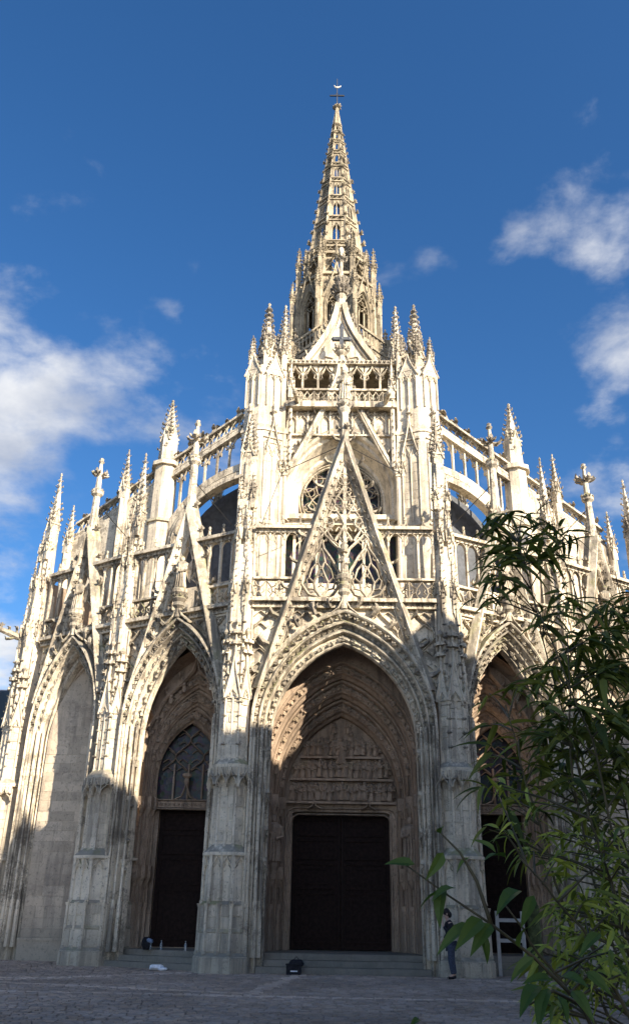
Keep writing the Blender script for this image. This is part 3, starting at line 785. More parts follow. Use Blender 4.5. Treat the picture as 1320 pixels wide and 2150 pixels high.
    # statue on a corbel at the foot of the gable
    S_ = Part('statue', M_TRIM, M)
    zc = 12.2
    S_.lathe(0, -.22, [(za - .02, .12), (11.3, .09), (11.45, .12), (11.55, .22), (11.68, .19), (11.8, .27), (11.92, .24), (12.02, .31), (12.14, .31), (zc, .26)], 10)
    for s_ in (-1, 1): S_.bar([(s_ * .5, za - .22), (s_ * .2, za + .02), (s_ * .07, za + .28), (s_ * .03, za + .5)], .10, -.3, .05)
    for k in range(8): S_.crk((.2 * math.cos(k * .785), -.22 + .2 * math.sin(k * .785), 11.86), (math.cos(k * .785), math.sin(k * .785), .2), .14)
    statue(S_, 0, -.22, zc, .85 if kind == 'centre' else 1.3, kind != 'centre')
    if kind == 'centre':
        S_.lathe(0, -.15, [(13.1, .12), (13.17, .16), (13.3, .12), (13.36, .15), (13.5, .05), (13.75, .01)], 8)
    S_.done()
    bay_top(M, half, ga, gz0, gz1, gw, kind == 'centre')

# --- centre bay
F0 = lambda d: frame(0, 28.0)
build_bay(F0, 3.0, 7.1, 11.0, 3.15, (3.0, 8.3, 18.3, .47, 10), 'centre')
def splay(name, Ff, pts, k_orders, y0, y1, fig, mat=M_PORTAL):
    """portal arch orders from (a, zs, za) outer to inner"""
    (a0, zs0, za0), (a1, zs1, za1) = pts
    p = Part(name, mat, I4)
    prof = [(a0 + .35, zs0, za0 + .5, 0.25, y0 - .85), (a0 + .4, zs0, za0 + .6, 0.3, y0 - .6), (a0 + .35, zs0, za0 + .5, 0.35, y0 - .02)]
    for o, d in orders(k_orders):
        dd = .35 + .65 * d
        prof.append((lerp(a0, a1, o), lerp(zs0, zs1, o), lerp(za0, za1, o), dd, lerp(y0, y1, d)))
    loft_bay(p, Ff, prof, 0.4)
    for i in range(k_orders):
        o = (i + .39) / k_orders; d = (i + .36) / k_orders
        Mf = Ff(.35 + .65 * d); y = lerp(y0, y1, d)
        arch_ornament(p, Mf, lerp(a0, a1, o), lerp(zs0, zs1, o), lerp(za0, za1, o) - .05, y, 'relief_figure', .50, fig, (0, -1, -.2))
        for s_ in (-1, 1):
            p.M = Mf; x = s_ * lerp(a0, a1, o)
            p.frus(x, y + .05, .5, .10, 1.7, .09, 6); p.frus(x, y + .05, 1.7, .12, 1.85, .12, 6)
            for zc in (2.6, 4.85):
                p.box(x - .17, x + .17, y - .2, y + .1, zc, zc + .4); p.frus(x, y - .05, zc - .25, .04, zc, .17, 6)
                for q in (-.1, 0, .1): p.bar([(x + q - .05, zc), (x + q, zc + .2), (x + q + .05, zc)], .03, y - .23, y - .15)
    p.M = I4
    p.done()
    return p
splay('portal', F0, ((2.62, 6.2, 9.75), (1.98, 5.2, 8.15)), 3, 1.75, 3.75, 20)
# tympanum with three rows of relief, lintel, doors
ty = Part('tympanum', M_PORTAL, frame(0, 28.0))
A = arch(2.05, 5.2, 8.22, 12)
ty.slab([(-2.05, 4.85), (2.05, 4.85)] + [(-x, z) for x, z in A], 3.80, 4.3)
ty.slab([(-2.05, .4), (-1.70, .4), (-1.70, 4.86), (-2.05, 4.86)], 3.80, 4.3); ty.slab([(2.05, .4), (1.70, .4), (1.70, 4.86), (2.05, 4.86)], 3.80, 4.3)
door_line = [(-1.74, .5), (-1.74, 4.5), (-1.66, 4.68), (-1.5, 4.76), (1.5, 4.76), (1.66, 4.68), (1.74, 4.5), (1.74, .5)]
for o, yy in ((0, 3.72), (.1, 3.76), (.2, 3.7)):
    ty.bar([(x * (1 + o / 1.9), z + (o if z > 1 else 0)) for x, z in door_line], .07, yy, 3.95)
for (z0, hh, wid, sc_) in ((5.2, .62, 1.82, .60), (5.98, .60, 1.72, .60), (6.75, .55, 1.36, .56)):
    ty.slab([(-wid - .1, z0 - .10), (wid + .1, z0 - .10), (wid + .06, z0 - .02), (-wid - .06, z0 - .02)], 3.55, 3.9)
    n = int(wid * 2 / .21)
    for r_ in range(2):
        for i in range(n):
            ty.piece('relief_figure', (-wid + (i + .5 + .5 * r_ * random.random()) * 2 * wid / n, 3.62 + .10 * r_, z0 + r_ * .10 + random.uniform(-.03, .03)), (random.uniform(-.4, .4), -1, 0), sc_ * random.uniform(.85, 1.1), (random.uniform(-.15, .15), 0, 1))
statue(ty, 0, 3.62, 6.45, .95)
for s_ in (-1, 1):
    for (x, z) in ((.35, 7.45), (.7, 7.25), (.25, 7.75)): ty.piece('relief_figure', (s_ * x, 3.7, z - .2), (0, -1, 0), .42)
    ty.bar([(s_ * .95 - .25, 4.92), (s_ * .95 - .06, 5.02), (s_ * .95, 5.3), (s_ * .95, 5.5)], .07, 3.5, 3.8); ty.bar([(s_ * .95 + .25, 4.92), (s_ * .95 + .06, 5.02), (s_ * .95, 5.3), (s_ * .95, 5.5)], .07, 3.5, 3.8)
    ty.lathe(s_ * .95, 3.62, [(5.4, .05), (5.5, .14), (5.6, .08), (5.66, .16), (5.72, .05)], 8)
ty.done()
for s_ in (-1, 1):
    js = Part('statue', M_PORTAL, frame(0, 28.0)); statue(js, s_ * 2.28, 2.55, 3.1, 1.5); js.lathe(s_ * 2.28, 2.55, [(2.75, .1), (2.95, .2), (3.1, .24)], 8); js.done()

def door(M, hw, z0, z1, y, leaves=2):
    for i in range(leaves):
        d = Part('door', M_DOOR, M); x0 = -hw + i * 2 * hw / leaves; x1 = x0 + 2 * hw / leaves
        d.box(x0 + .01, x1 - .01, y, y + .1, z0, z1)
        h = z1 - z0
        for (a, b) in ((.05, .40), (.44, .62), (.66, .80), (.84, .96)):
            za_, zb_ = z0 + h * a, z0 + h * b; xa, xb = x0 + .16, x1 - .16
            d.bar([(xa, za_), (xb, za_), (xb, zb_), (xa, zb_)], .07, y - .05, y + .03, True, True)
            if b - a > .15: d.bar([(xa + .2, za_ + .15), (xb - .2, za_ + .15), (xb - .2, zb_ - .15), (xa + .2, zb_ - .15)], .05, y - .03, y + .03, True, True)
        d.done()
door(frame(0, 28), 1.70, .52, 4.78, 4.12)

# --- side portals, blind bays, piers, all mirrored left and right
def interp(P0, P1, a0, a1, S):
    return lambda d: S @ frame(lerp(P0[0], P1[0], d), lerp(P0[1], P1[1], d), 0, lerp(a0, a1, d))
for S in (I4, MIR):
    F1 = interp((-5.81, 29.56), (-5.55, 29.56), R(-28.2), 0.0, S)
    Fb = lambda d: F1(0)
    build_bay(Fb, 2.12, 7.5, 11.15, 2.5, (2.2, 8.5, 16.2, .52, 7), 'side')
    splay('portal', F1, ((1.92, 6.6, 9.6), (1.12, 6.0, 7.95)), 3, 1.5, 2.75, 16)
    Md = S @ frame(-5.55, 29.56)
    w = Part('window_wall', M_PORTAL, Md)
    # transom, frame and flame tracery of the window above the door
    w.slab([(-1.2, 4.95), (1.2, 4.95), (1.2, 5.15), (-1.2, 5.15)], 2.55, 3.1)
    w.slab([(-1.3, .4), (-.93, .4), (-.93, 5.0), (-1.3, 5.0)], 2.78, 3.2); w.slab([(1.3, .4), (.93, .4), (.93, 5.0), (1.3, 5.0)], 2.78, 3.2)
    for z in (4.9, 5.2): w.bar([(-1.1, z), (1.1, z)], .08, 2.48, 2.7)
    for i in range(14): w.piece('fleuron', (-1.0 + i * .155, 2.55, 5.05), (0, -1, 0), .14)
    for s_ in (-1, 1): w.bar([(s_ * .42, 5.2), (s_ * .16, 5.32), (s_ * .05, 5.6), (0, 5.85)], .07, 2.45, 2.65)
    w.lathe(0, 2.52, [(5.7, .05), (5.85, .10), (5.95, .07), (6.02, .17), (6.1, .17), (6.14, .05)], 8)
    ii = lambda x, z: z > 6.0 and (math.hypot(abs(x) + 1.14, z - 6.0) < 2.22 if True else False) and abs(x) < 1.05
    net(w, lambda x, z: abs(x) < 1.02 and z >= 6.25 and z < 7.9 - (abs(x) / 1.02) ** 2 * 1.2, -1.04, 1.04, 6.2, 8.0, .52, .62, .055, 2.8, 2.95, .5, True, .3)
    for x in (-.52, 0, .52): w.box(x - .03, x + .03, 2.8, 2.95, 5.15, 6.5)
    w.done()
    g_ = Part('window_glass', M_GLASS, Md); g_.slab([(-1.2, 5.1), (1.2, 5.1), (1.2, 8.2), (-1.2, 8.2)], 2.97, 3.0); g_.done()
    door(Md, .93, .5, 4.98, 3.02, 1)
    # carved gable over the side portal, inside the porch
    ig = Part('portal_hood', M_PORTAL, F1(.35))
    ar_ = ogee_arch(1.95, 6.6, 8.6, 9.5)
    ig.slab([(-2.4, 9.0), (-2.4, 11.0), (2.4, 11.0), (2.4, 9.0), (1.8, 8.2), (0, 9.9), (-1.8, 8.2)], 1.75, 1.95)
    for s_ in (-1, 1):
        ig.bar([(s_ * 1.9, 6.4), (s_ * 1.75, 7.6), (s_ * 1.2, 8.6), (s_ * .5, 9.2), (s_ * .12, 9.6), (0, 10.1)], .12, 1.25, 1.5)
        for (x, z) in ((1.6, 8.1), (1.1, 8.8), (.55, 9.3)): ig.crk((s_ * x, 1.35, z), (s_ * .6, -.4, .6), .38)
        for (x, z) in ((.7, 9.9), (1.3, 9.5)): ig.bar(circ(s_ * x, z, .28, 12), .05, 1.6, 1.76, True)
    net(ig, lambda x, z: 8.6 < z < 10.95 and abs(x) < 2.3 and z > 9.75 - abs(x) * .9 and (abs(x) < 1.0 or z > 9.2), -2.3, 2.3, 8.6, 11, .46, .7, .07, 1.6, 1.78)
    for s_ in (-1, 1):
        for (x, z) in ((1.75, 7.3), (1.5, 7.9), (1.0, 8.45), (.5, 8.85)): ig.piece('relief_figure', (s_ * x, 1.42, z), (0, -1, -.2), .42)
    ig.lathe(0, 1.38, [(9.9, .08), (10.1, .16), (10.2, .08), (10.4, .2), (10.5, .05)], 8)
    ig.done()
    # outer blind bay
    F2 = lambda d, S=S: S @ frame(-10.22 + .1 * d, 32.11, 0, R(-32.8 + 24 * d))
    build_bay(F2, 1.80, 7.7, 11.2, 2.05, (1.95, 8.8, 16.4, .48, 6), 'blind')
    bw = Part('blind_wall', M_BLIND, F2(1))
    pr = [(1.80 - .91 * .72 * .84, 7.25, 11.2 - .91 * 1.22 * .84)]
    a_, zs_, za_ = pr[0]
    rings = [(a_, zs_, za_, 0, .5), (a_ - .02, zs_, za_ - .03, .3, .6), (a_ - .12, zs_, za_ - .15, .5, .63), (a_ - .14, zs_, za_ - .18, .7, .7), (a_ - .22, zs_, za_ - .28, .85, .73), (a_ - .23, zs_, za_ - .29, 1, .9)]
    loft_bay(bw, F2, rings)
    aa, zb = a_ - .2, za_ - .25
    bw.slab([(-aa, -.1), (aa, -.1)] + [(-x, z) for x, z in arch(aa, zs_, zb, 10)], .72, 1.2)
    hh = zb - zs_; rr_ = (aa * aa + hh * hh) / (2 * aa); cx_ = rr_ - aa
    ashlar(bw, -aa, aa, .7, zb, .72, .34, .4, .95, .012, .010, lambda x, z: z < zs_ or math.hypot(abs(x) + cx_, z - zs_) < rr_)
    bw.slab([(-aa, 0), (aa, 0), (aa, .62), (-aa, .62)], .6, 1.0); bw.slab([(-aa, .62), (aa, .62), (aa, .70), (-aa, .70)], .56, 1.0)
    bw.done()
    pier(S @ frame(-3.52, 28.25, 0, R(-10)), .50, .66, (16.85, 19.0), 0)
    pier(S @ frame(-8.15, 30.95, 0, R(-30)), .50, .68, (15.6, 18.7), 1)
    pier(S @ frame(-12.45, 33.6, 0, R(-40)), .52, .66, (16.2, 19.1), 2)
    for (x, y, ang, zt, z0) in ((-5.81, 29.56, -28.2, 19.5, 15.7), (-10.22, 32.11, -32.8, 19.1, 15.7)): gable_finial(S @ frame(x, y, 0, R(ang)), z0, zt, 0)
    # masonry core between the bays and the terrace over the porch
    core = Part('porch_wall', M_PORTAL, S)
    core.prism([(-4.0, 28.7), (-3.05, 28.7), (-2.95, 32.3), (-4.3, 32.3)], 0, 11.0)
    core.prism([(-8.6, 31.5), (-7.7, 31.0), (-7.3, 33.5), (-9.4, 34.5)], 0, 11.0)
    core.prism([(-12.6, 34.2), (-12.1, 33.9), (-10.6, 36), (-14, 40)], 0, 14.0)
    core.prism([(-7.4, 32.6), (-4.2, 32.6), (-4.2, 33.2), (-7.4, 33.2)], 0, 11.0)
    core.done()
    # gargoyle
    gg = Part('gargoyle', M_CARVE, S @ frame(-12.9, 33.6, 11.6, R(-48)))
    gg.tube([(0, .5, 0), (0, -.2, -.04), (0, -.6, .05), (0, -.95, .1)], .17, 7, .10); gg.ell(0, -1.05, .12, .13, .2, .14, 8, 5); gg.crk((0, -.3, .1), (0, .2, 1), .3); gg.crk((0, -.6, .1), (0, .2, 1), .26); gg.crk((0, -.4, -.1), (0, -.6, -.6), .3)
    gg.crk((.05, -.95, .2), (.6, 0, 1), .2); gg.crk((-.05, -.95, .2), (-.6, 0, 1), .2); gg.crk((0, -1.15, .05), (0, -1, -.5), .22)
    gg.done()
# porch statue crowning the centre gable
cs_ = Part('statue', M_TRIM, frame(0, 28.05))
cs_.frus(0, 0, 17.4, .20, 19.0, .17, 8); cs_.lathe(0, 0, [(18.9, .17), (19.05, .25), (19.2, .21), (19.35, .28), (19.45, .25)], 8)
for k in range(8): cs_.crk((.2 * math.cos(k * .785), .2 * math.sin(k * .785), 19.2), (math.cos(k * .785), math.sin(k * .785), .2), .2)
for k in range(4): cs_.crk((.17 * math.cos(k * 1.57 + .4), .17 * math.sin(k * 1.57 + .4), 18.2), (math.cos(k * 1.57 + .4), math.sin(k * 1.57 + .4), .3), .26)
statue(cs_, 0, 0, 19.45, 1.45)
cs_.done()
ter = Part('terrace', M_STONE)
ter.prism([(-3.6, 28.35), (3.6, 28.35), (8.2, 31.1), (12.6, 33.9), (14, 40), (-14, 40), (-12.6, 33.9), (-8.2, 31.1)], 11.0, 11.12)
ter.prism([(-3.0, 32.25), (3.0, 32.25), (3.0, 32.6), (-3.0, 32.6)], 5, 11.0)
ter.done()

# steps of the three doors
def steps(M, hw, ys, y_in, top=.5):
    for i, y in enumerate(ys):
        z1 = top * (i + 1) / len(ys)
        s_ = Part('step', M_STEP, M)
        n = max(2, int(hw * 2 / 1.2)); 
        s_.box(-hw, hw, y + .012, y_in, -.05, z1 - .012)
        s_.done()
        x = -hw
        while x < hw - .05:
            l = min(random.uniform(.9, 1.5), hw - x)
            if hw - x - l < .3: l = hw - x
            PAV.append((s_, M, x + .004, x + l - .004, y - .012, y + .55, z1 - .16, z1 + random.uniform(-.004, .004))); x += l
PAV = []
steps(frame(0, 28), 2.55, (.02, .42, .82), 4.6)
for S in (I4, MIR): steps(S @ frame(-5.81, 29.56, 0, R(-28.2)), 1.85, (-.05, .32, .70), 3.6, .48)
for (pt, M, x0, x1, y0, y1, z0, z1) in PAV:
    m = MB(M); m.box(x0, x1, y0, y1, z0, z1); m.obj('slab', M_STEP, pt.o)

# ------------------------------------------------------------------ upper west front
for S in (I4, MIR):
    b = Part('tower_buttress', M_STONE, S)
    def sec(k=1.0, cx=-3.5, cy=33.4): return [(cx + (x - cx) * k, cy + (y - cy) * k) for x, y in ((-4.42, 32.98), (-3.68, 32.62), (-3.42, 32.62), (-2.62, 32.98), (-2.45, 32.98), (-2.45, 35), (-4.42, 35))]
    def lv(k0, k1, z0, z1): b.loft([[(x, y, z0) for x, y in sec(k0)], [(x, y, z1) for x, y in sec(k1)]])
    lv(1.03, 1.0, 11.0, 20.9); lv(1.07, 1.07, 20.9, 21.0); lv(1.05, .96, 21.0, 21.25); lv(.95, .92, 21.25, 24.4)
    s_ = sec(1.012)
    for i in (0, 2):
        b.M, l = on_face(S, s_[i], s_[i + 1]); ashlar(b, -l / 2 + .02, l / 2 - .02, 11.3, 20.85, 0, .42, .4, .8, .008, .008)
        b.M, l = on_face(S, *[sec(.945)[j] for j in (i, i + 1)])
        ashlar(b, -l / 2 + .02, l / 2 - .02, 21.3, 22.2, 0, .42, .4, .8, .008, .008)
        lancets(b, -l / 2 + .05, l / 2 - .05, 22.2, 24.2, 2, .09, -.08, .02, .6)
        gablet(b, -l / 2 - .05, l / 2 + .05, 23.9, 25.1, -.1, .15, .08, .16, False)
        b.M, l = on_face(S, *[sec(1.005)[j] for j in (i, i + 1)])
        lancets(b, -l / 2 + .06, l / 2 - .06, 16.6, 20.3, 2, .07, -.06, .02, .7)
        lancets(b, -l / 2 + .06, l / 2 - .06, 12.4, 16.2, 2, .07, -.06, .02, .7)
        for zc in (16.4, 20.55): b.bar([(-l / 2, zc), (l / 2, zc)], .09, -.08, .03)
        gablet(b, -l / 2 + .1, l / 2 - .1, 19.9, 21.6, -.12, .0, .06, .13, True, False)
    b.M = S
    # shafts with little double pinnacles on the face
    for x, y in ((-2.72, 33.0), (-2.45, 33.0)):
        b.frus(x, y, 11.2, .09, 19.0, .08, 6); pinnacle(b, x, y, 18.8, .2, .3, 1.4, 4, 5, .1)
    b.frus(-2.3, 33.05, 19.3, .10, 22.8, .10, 6)
    for k in range(10): b.crk((-2.3, 32.95, 19.5 + .35 * k), (.3, -1, .2), .12)
    pinnacle(b, -2.3, 33.05, 22.8, .24, .6, 1.6, 4, 6, .12)
    b.done()
    t = Part('pinnacle', M_TRIM, S)
    pinnacle(t, -3.5, 33.5, 24.3, .62, 1.3, 2.9, 8, 8, .24, True, None, 8)
    for k in range(8):
        a = k * math.pi / 4
        x, y = -3.5 + .62 * math.cos(a), 33.5 + .62 * math.sin(a)
        if k % 2 == 0: pinnacle(t, x, y, 24.4, .2, .8, 1.25, 4, 5, .11)
        else: t.crk((x, y, 24.7), (math.cos(a), math.sin(a), .4), .3)
    for x, y, zt in ((-4.2, 33.5, 26.6), (-3.95, 34.6, 27.0), (-2.65, 33.1, 26.4)):
        pinnacle(t, x, y, 24.3, .24, 1.0, zt - 25.3, 4, 6, .13)
        t.bar([(x, 25.2), ((x - 3.5) / 2, 25.7)], .01, y, y + .01)
        t.tube([(x, y, 25.1), (-3.5, 33.5, 25.9)], .06, 4)
    t.done()
    for x, y, w, z0, z1, zt in ((-2.85, 36.0, .7, 24, 27.5, 30.4), (-2.35, 36.6, .4, 24, 27.2, 29.4), (-3.25, 36.8, .4, 24, 27.4, 29.2)):
        t = Part('pinnacle', M_TRIM, S)
        t.frus(x, y, 20, w * .55, z1, w * .5, 8)
        pinnacle(t, x, y, z1 - .6, w * .8, .7, zt - z1 - .1, 8, 8, .20, True, None, 6)
        for k in range(6):
            a = k * math.pi / 3
            pinnacle(t, x + w * .55 * math.cos(a), y + w * .55 * math.sin(a), z1 - 1.6, .16, .9, 1.0, 4, 4, .10)
            for j in range(6): t.crk((x + w * .53 * math.cos(a), y + w * .53 * math.sin(a), z1 - 3.4 + .3 * j), (math.cos(a), math.sin(a), .2), .12)
        t.done()
# rose wall
rw = Part('west_wall', M_STONE, frame(0, 34))
CZ = 18.35
Ao = arch(2.5, 18.2, 21.6, 14)
pl = [(-2.9, 11), (-2.5, 11)] + Ao + [(2.5, 11), (2.9, 11), (2.9, 22.5), (-2.9, 22.5)]
rw.slab(pl, -.6, .6)
rings = []
for a, zs, za, y in ((2.5, 18.2, 21.6, -.62), (2.42, 18.2, 21.5, -.7), (2.34, 18.2, 21.38, -.62), (2.3, 18.2, 21.3, -.45), (2.2, 18.2, 21.15, -.40), (2.15, 18.2, 21.05, -.2), (1.98, 18.2, 20.75, .3), (1.9, 18.2, 20.6, .32), (1.86, 18.2, 20.5, .45), (1.82, 18.2, 20.4, .9)):
    rings.append([(x, y, z) for x, z in ring(a, zs, za, 16.9, 14)])
rw.loft(rings, closed=False)
rw.slab([(-2.5, 11), (2.5, 11), (2.5, 14.3), (-2.5, 14.3)], .2, .9)
rw.slab([(-2.5, 17.0), (2.5, 17.0), (2.5, 17.22), (-2.5, 17.22)], -.55, .9); rw.slab([(-2.5, 16.8), (2.5, 16.8), (2.5, 17.0), (-2.5, 17.0)], -.35, .9)
ashlar(rw, -2.5, 2.5, 11.2, 14.3, .2, .38)
# windows under the rose
for i in range(5): rw.box(-2.0 + i - .06, -2.0 + i + .06, .3, .5, 14.3, 16.8)
for i in range(4): rw.bar([(-1.5 + i + x, z) for x, z in ogee_arch(.47, 16.0, 16.3, 16.75)], .07, .32, .48)
rw.done()
gl = Part('window_glass', M_GLASS, frame(0, 34)); gl.box(-2.5, 2.5, .72, .75, 14.2, 20.8); gl.done()
rs = Part('rose_window', M_TRIM, frame(0, 34))
ri = lambda x, z: math.hypot(x, z - CZ) < 1.85 and z > 17.2
for r in (1.84, 1.72):
    rs.bar(circ(0, CZ, r, 40), .09, .38, .62, True)
rs.bar(circ(0, CZ, .42, 16), .07, .4, .6, True)
for k in range(12):
    a = k * math.pi / 6
    for sg in (-1, 1):
        pts = [((.42 + 1.34 * t) * math.cos(a + sg * .32 * math.sin(math.pi * t * 1.6)), CZ + (.42 + 1.34 * t) * math.sin(a + sg * .32 * math.sin(math.pi * t * 1.6))) for t in [i / 10 for i in range(11)]]
        rs.bar(pts, .06, .4, .58)
    rs.bar(circ(1.42 * math.cos(a + .26), CZ + 1.42 * math.sin(a + .26), .22, 10), .04, .42, .56, True)
    rs.bar(circ(.85 * math.cos(a), CZ + .85 * math.sin(a), .13, 8), .035, .42, .56, True)
rs.done()
# gable of the rose window with its cross
rg = Part('rose_gable', M_TRIM, frame(0, 33.25))
L = [(-2.62, 18.7), (-2.2, 19.5), (-1.75, 20.4), (-1.25, 21.5), (-.8, 22.5), (-.45, 23.4), (-.2, 24.2), (-.08, 25.0)]
for s_ in (-1, 1):
    P = [(s_ * -x, z) for x, z in L]
    rg.bar(P, .34, -.14, .25); rg.bar([(x - s_ * .05, z - .2) for x, z in P], .10, -.14, .1)
    for i in range(len(P) - 1):
        for t in (.1, .6): rg.crk((lerp(P[i][0], P[i + 1][0], t), .05, lerp(P[i][1], P[i + 1][1], t)), (s_, -.1, .35), .34)
rg.frus(0, 0, 24.6, .16, 25.4, .12, 8); rg.lathe(0, 0, [(25.3, .12), (25.45, .27), (25.6, .23), (25.65, .29), (25.75, .12)], 10)
for k in range(10): rg.crk((.28 * math.cos(k * .628), .28 * math.sin(k * .628), 25.6), (math.cos(k * .628), math.sin(k * .628), .4), .2)
rg.done()
cr = Part('cross', M_SLATE, frame(0, 33.25))
cr.box(-.09, .09, -.09, .09, 25.7, 26.95); cr.box(-.36, .36, -.08, .08, 26.2, 26.36)
for x, z in ((-.36, 26.28), (.36, 26.28), (0, 26.95)): cr.ell(x, 0, z, .13, .1, .13, 8, 5)
cr.ell(0, 0, 26.28, .15, .12, .15, 8, 5); cr.lathe(0, 0, [(27.0, .05), (27.1, .09), (27.25, .01)], 6)
cr.done()
# gallery above the rose
ga_ = Part('upper_gallery', M_TRIM, frame(0, 33.3))
ga_.slab([(-2.5, 21.0), (2.5, 21.0), (2.5, 21.08), (-2.5, 21.08)], -.05, .2)
for i in range(11):
    x = -2.5 + i * .5
    ga_.box(x - .035, x + .035, -.02, .1, 21.08, 22.3)
    if i < 10: 
        ga_.bar([(x + .25 + u, z) for u, z in ogee_arch(.22, 21.75, 21.95, 22.15)], .05, -.02, .1)
        ga_.bar([(x + .03, 22.1), (x + .15, 22.2), (x + .25, 22.15), (x + .35, 22.22), (x + .47, 22.1)], .05, -.02, .1)
ga_.slab([(-2.5, 21.08), (2.5, 21.08), (2.5, 22.32), (-2.5, 22.32)], .08, .3)
ga_.slab([(-2.5, 22.3), (2.5, 22.3), (2.5, 22.6), (-2.5, 22.6)], -.42, .3)
m = 8
for i in range(m): flame_panel(ga_, -2.5 + i * .625 + .02, -2.5 + (i + 1) * .625 - .02, 22.62, 23.26, .05, -.22, -.12); ga_.bar([(-2.5 + i * .625, 22.6), (-2.5 + i * .625, 23.3)], .06, -.24, -.10)
ga_.slab([(-2.5, 23.26), (2.5, 23.26), (2.5, 23.36), (-2.5, 23.36)], -.28, -.05)
for i in range(7):
    x = -2.5 + i * .714
    ga_.box(x - .05, x + .05, -.1, .15, 22.6, 24.3)
    ga_.lathe(x, -.02, [(24.2, .05), (24.3, .1), (24.38, .06)], 6)
    if i < 7:
        xm = x + .357
        ga_.bar([(xm + u, z) for u, z in ogee_arch(.32, 24.1, 24.4, 24.75)], .08, -.1, .12)
        for s_ in (-1, 1): ga_.bar([(xm + s_ * .3, 24.0), (xm + s_ * .16, 24.08), (xm + s_ * .22, 24.28), (xm + s_ * .1, 24.42)], .06, -.06, .1)
        ga_.slab([(xm - .33, 24.75), (xm - .33, 24.35), (xm - .2, 24.58), (xm, 24.8), (xm + .2, 24.58), (xm + .33, 24.35), (xm + .33, 24.75)], -.02, .06)
        # inner trefoil parapet seen inside the gallery
        ga_.ell(xm, 1.05, 23.75, .14, .07, .14, 8, 4); ga_.ell(xm - .13, 1.05, 23.55, .14, .07, .14, 8, 4); ga_.ell(xm + .13, 1.05, 23.55, .14, .07, .14, 8, 4)
ga_.slab([(-2.5, 22.7), (2.5, 22.7), (2.5, 23.5), (-2.5, 23.5)], 1.0, 1.1)
ga_.slab([(-2.6, 24.78), (2.6, 24.78), (2.6, 24.98), (-2.6, 24.98)], -.2, .3)
for i in range(24): ga_.piece('fleuron', (-2.5 + (i + .5) * 5 / 24, -.2, 24.88), (0, -1, 0), .17)
for i in range(8): ga_.crk((-2.4 + i * .68, -.1, 25.0), (.2, -.2, 1), .2)
ga_.done()
for s_ in (-1, 1):
    w_ = Part('waterspout', M_TRIM, frame(s_ * 1.85, 33.0, 22.5)); w_.tube([(0, .3, 0), (s_ * .15, -.2, .05), (s_ * .22, -.6, .12)], .14, 6, .1); w_.ell(s_ * .24, -.7, .15, .12, .18, .13, 7, 5)
    for k in range(4): w_.crk((s_ * .1, -.1 - .15 * k, .08), (.5 - .3 * k, 0, 1), .18)
    w_.done()
dk = Part('nave_wall', M_STONE)
dk.box(-2.9, 2.9, 35.6, 36.0, 22, 25.3); dk.box(-2.9, 2.9, 33.45, 36.0, 24.86, 25.05); dk.box(-2.9, 2.9, 34.6, 36, 22.3, 22.5); dk.done()
tg = Part('gable', M_STONE, frame(0, 34.3))
L = [(-2.35, 24.7), (-1.9, 25.3), (-1.45, 25.95), (-1.05, 26.6), (-.7, 27.25), (-.42, 27.9), (-.25, 28.5), (-.16, 29.1)]
tg.slab(L + [(-x, z) for x, z in reversed(L)], .0, .35)
for s_ in (-1, 1):
    P = [(s_ * -x, z) for x, z in L]
    tg.bar([(x + s_ * .0, z + .05) for x, z in P], .26, -.22, .42, False, True); tg.bar([(x - s_ * .2, z - .12) for x, z in P], .08, -.1, .1)
    for i in range(len(P) - 1):
        for t in (.1, .6): tg.crk((lerp(P[i][0], P[i + 1][0], t) + s_ * .1, .1, lerp(P[i][1], P[i + 1][1], t) + .1), (s_, 0, .6), .36)
    tg.bar([(s_ * .2, 25.0), (s_ * .75, 25.1), (s_ * .95, 25.6), (s_ * .8, 26.0), (s_ * .35, 25.9), (s_ * .12, 26.3), (s_ * .25, 26.8), (s_ * .1, 27.1)], .07, -.08, .05)
tg.frus(0, .1, 28.9, .26, 29.6, .2, 8); tg.lathe(0, .1, [(29.5, .2), (29.65, .30), (29.85, .24), (30.0, .30), (30.1, .16), (31.0, .12)], 10)
for k in range(10):
    for zc, sz in ((29.95, .45), (30.6, .4)): tg.crk((.3 * math.cos(k * .628) * (30.9 - zc), .1 + .3 * math.sin(k * .628) * (30.9 - zc), zc), (math.cos(k * .628), math.sin(k * .628), .6), sz)
tg.frus(0, .1, 30.6, .13, 32.4, .05, 6); finial(tg, 0, .1, 31.6, 1.4)
tg.done()

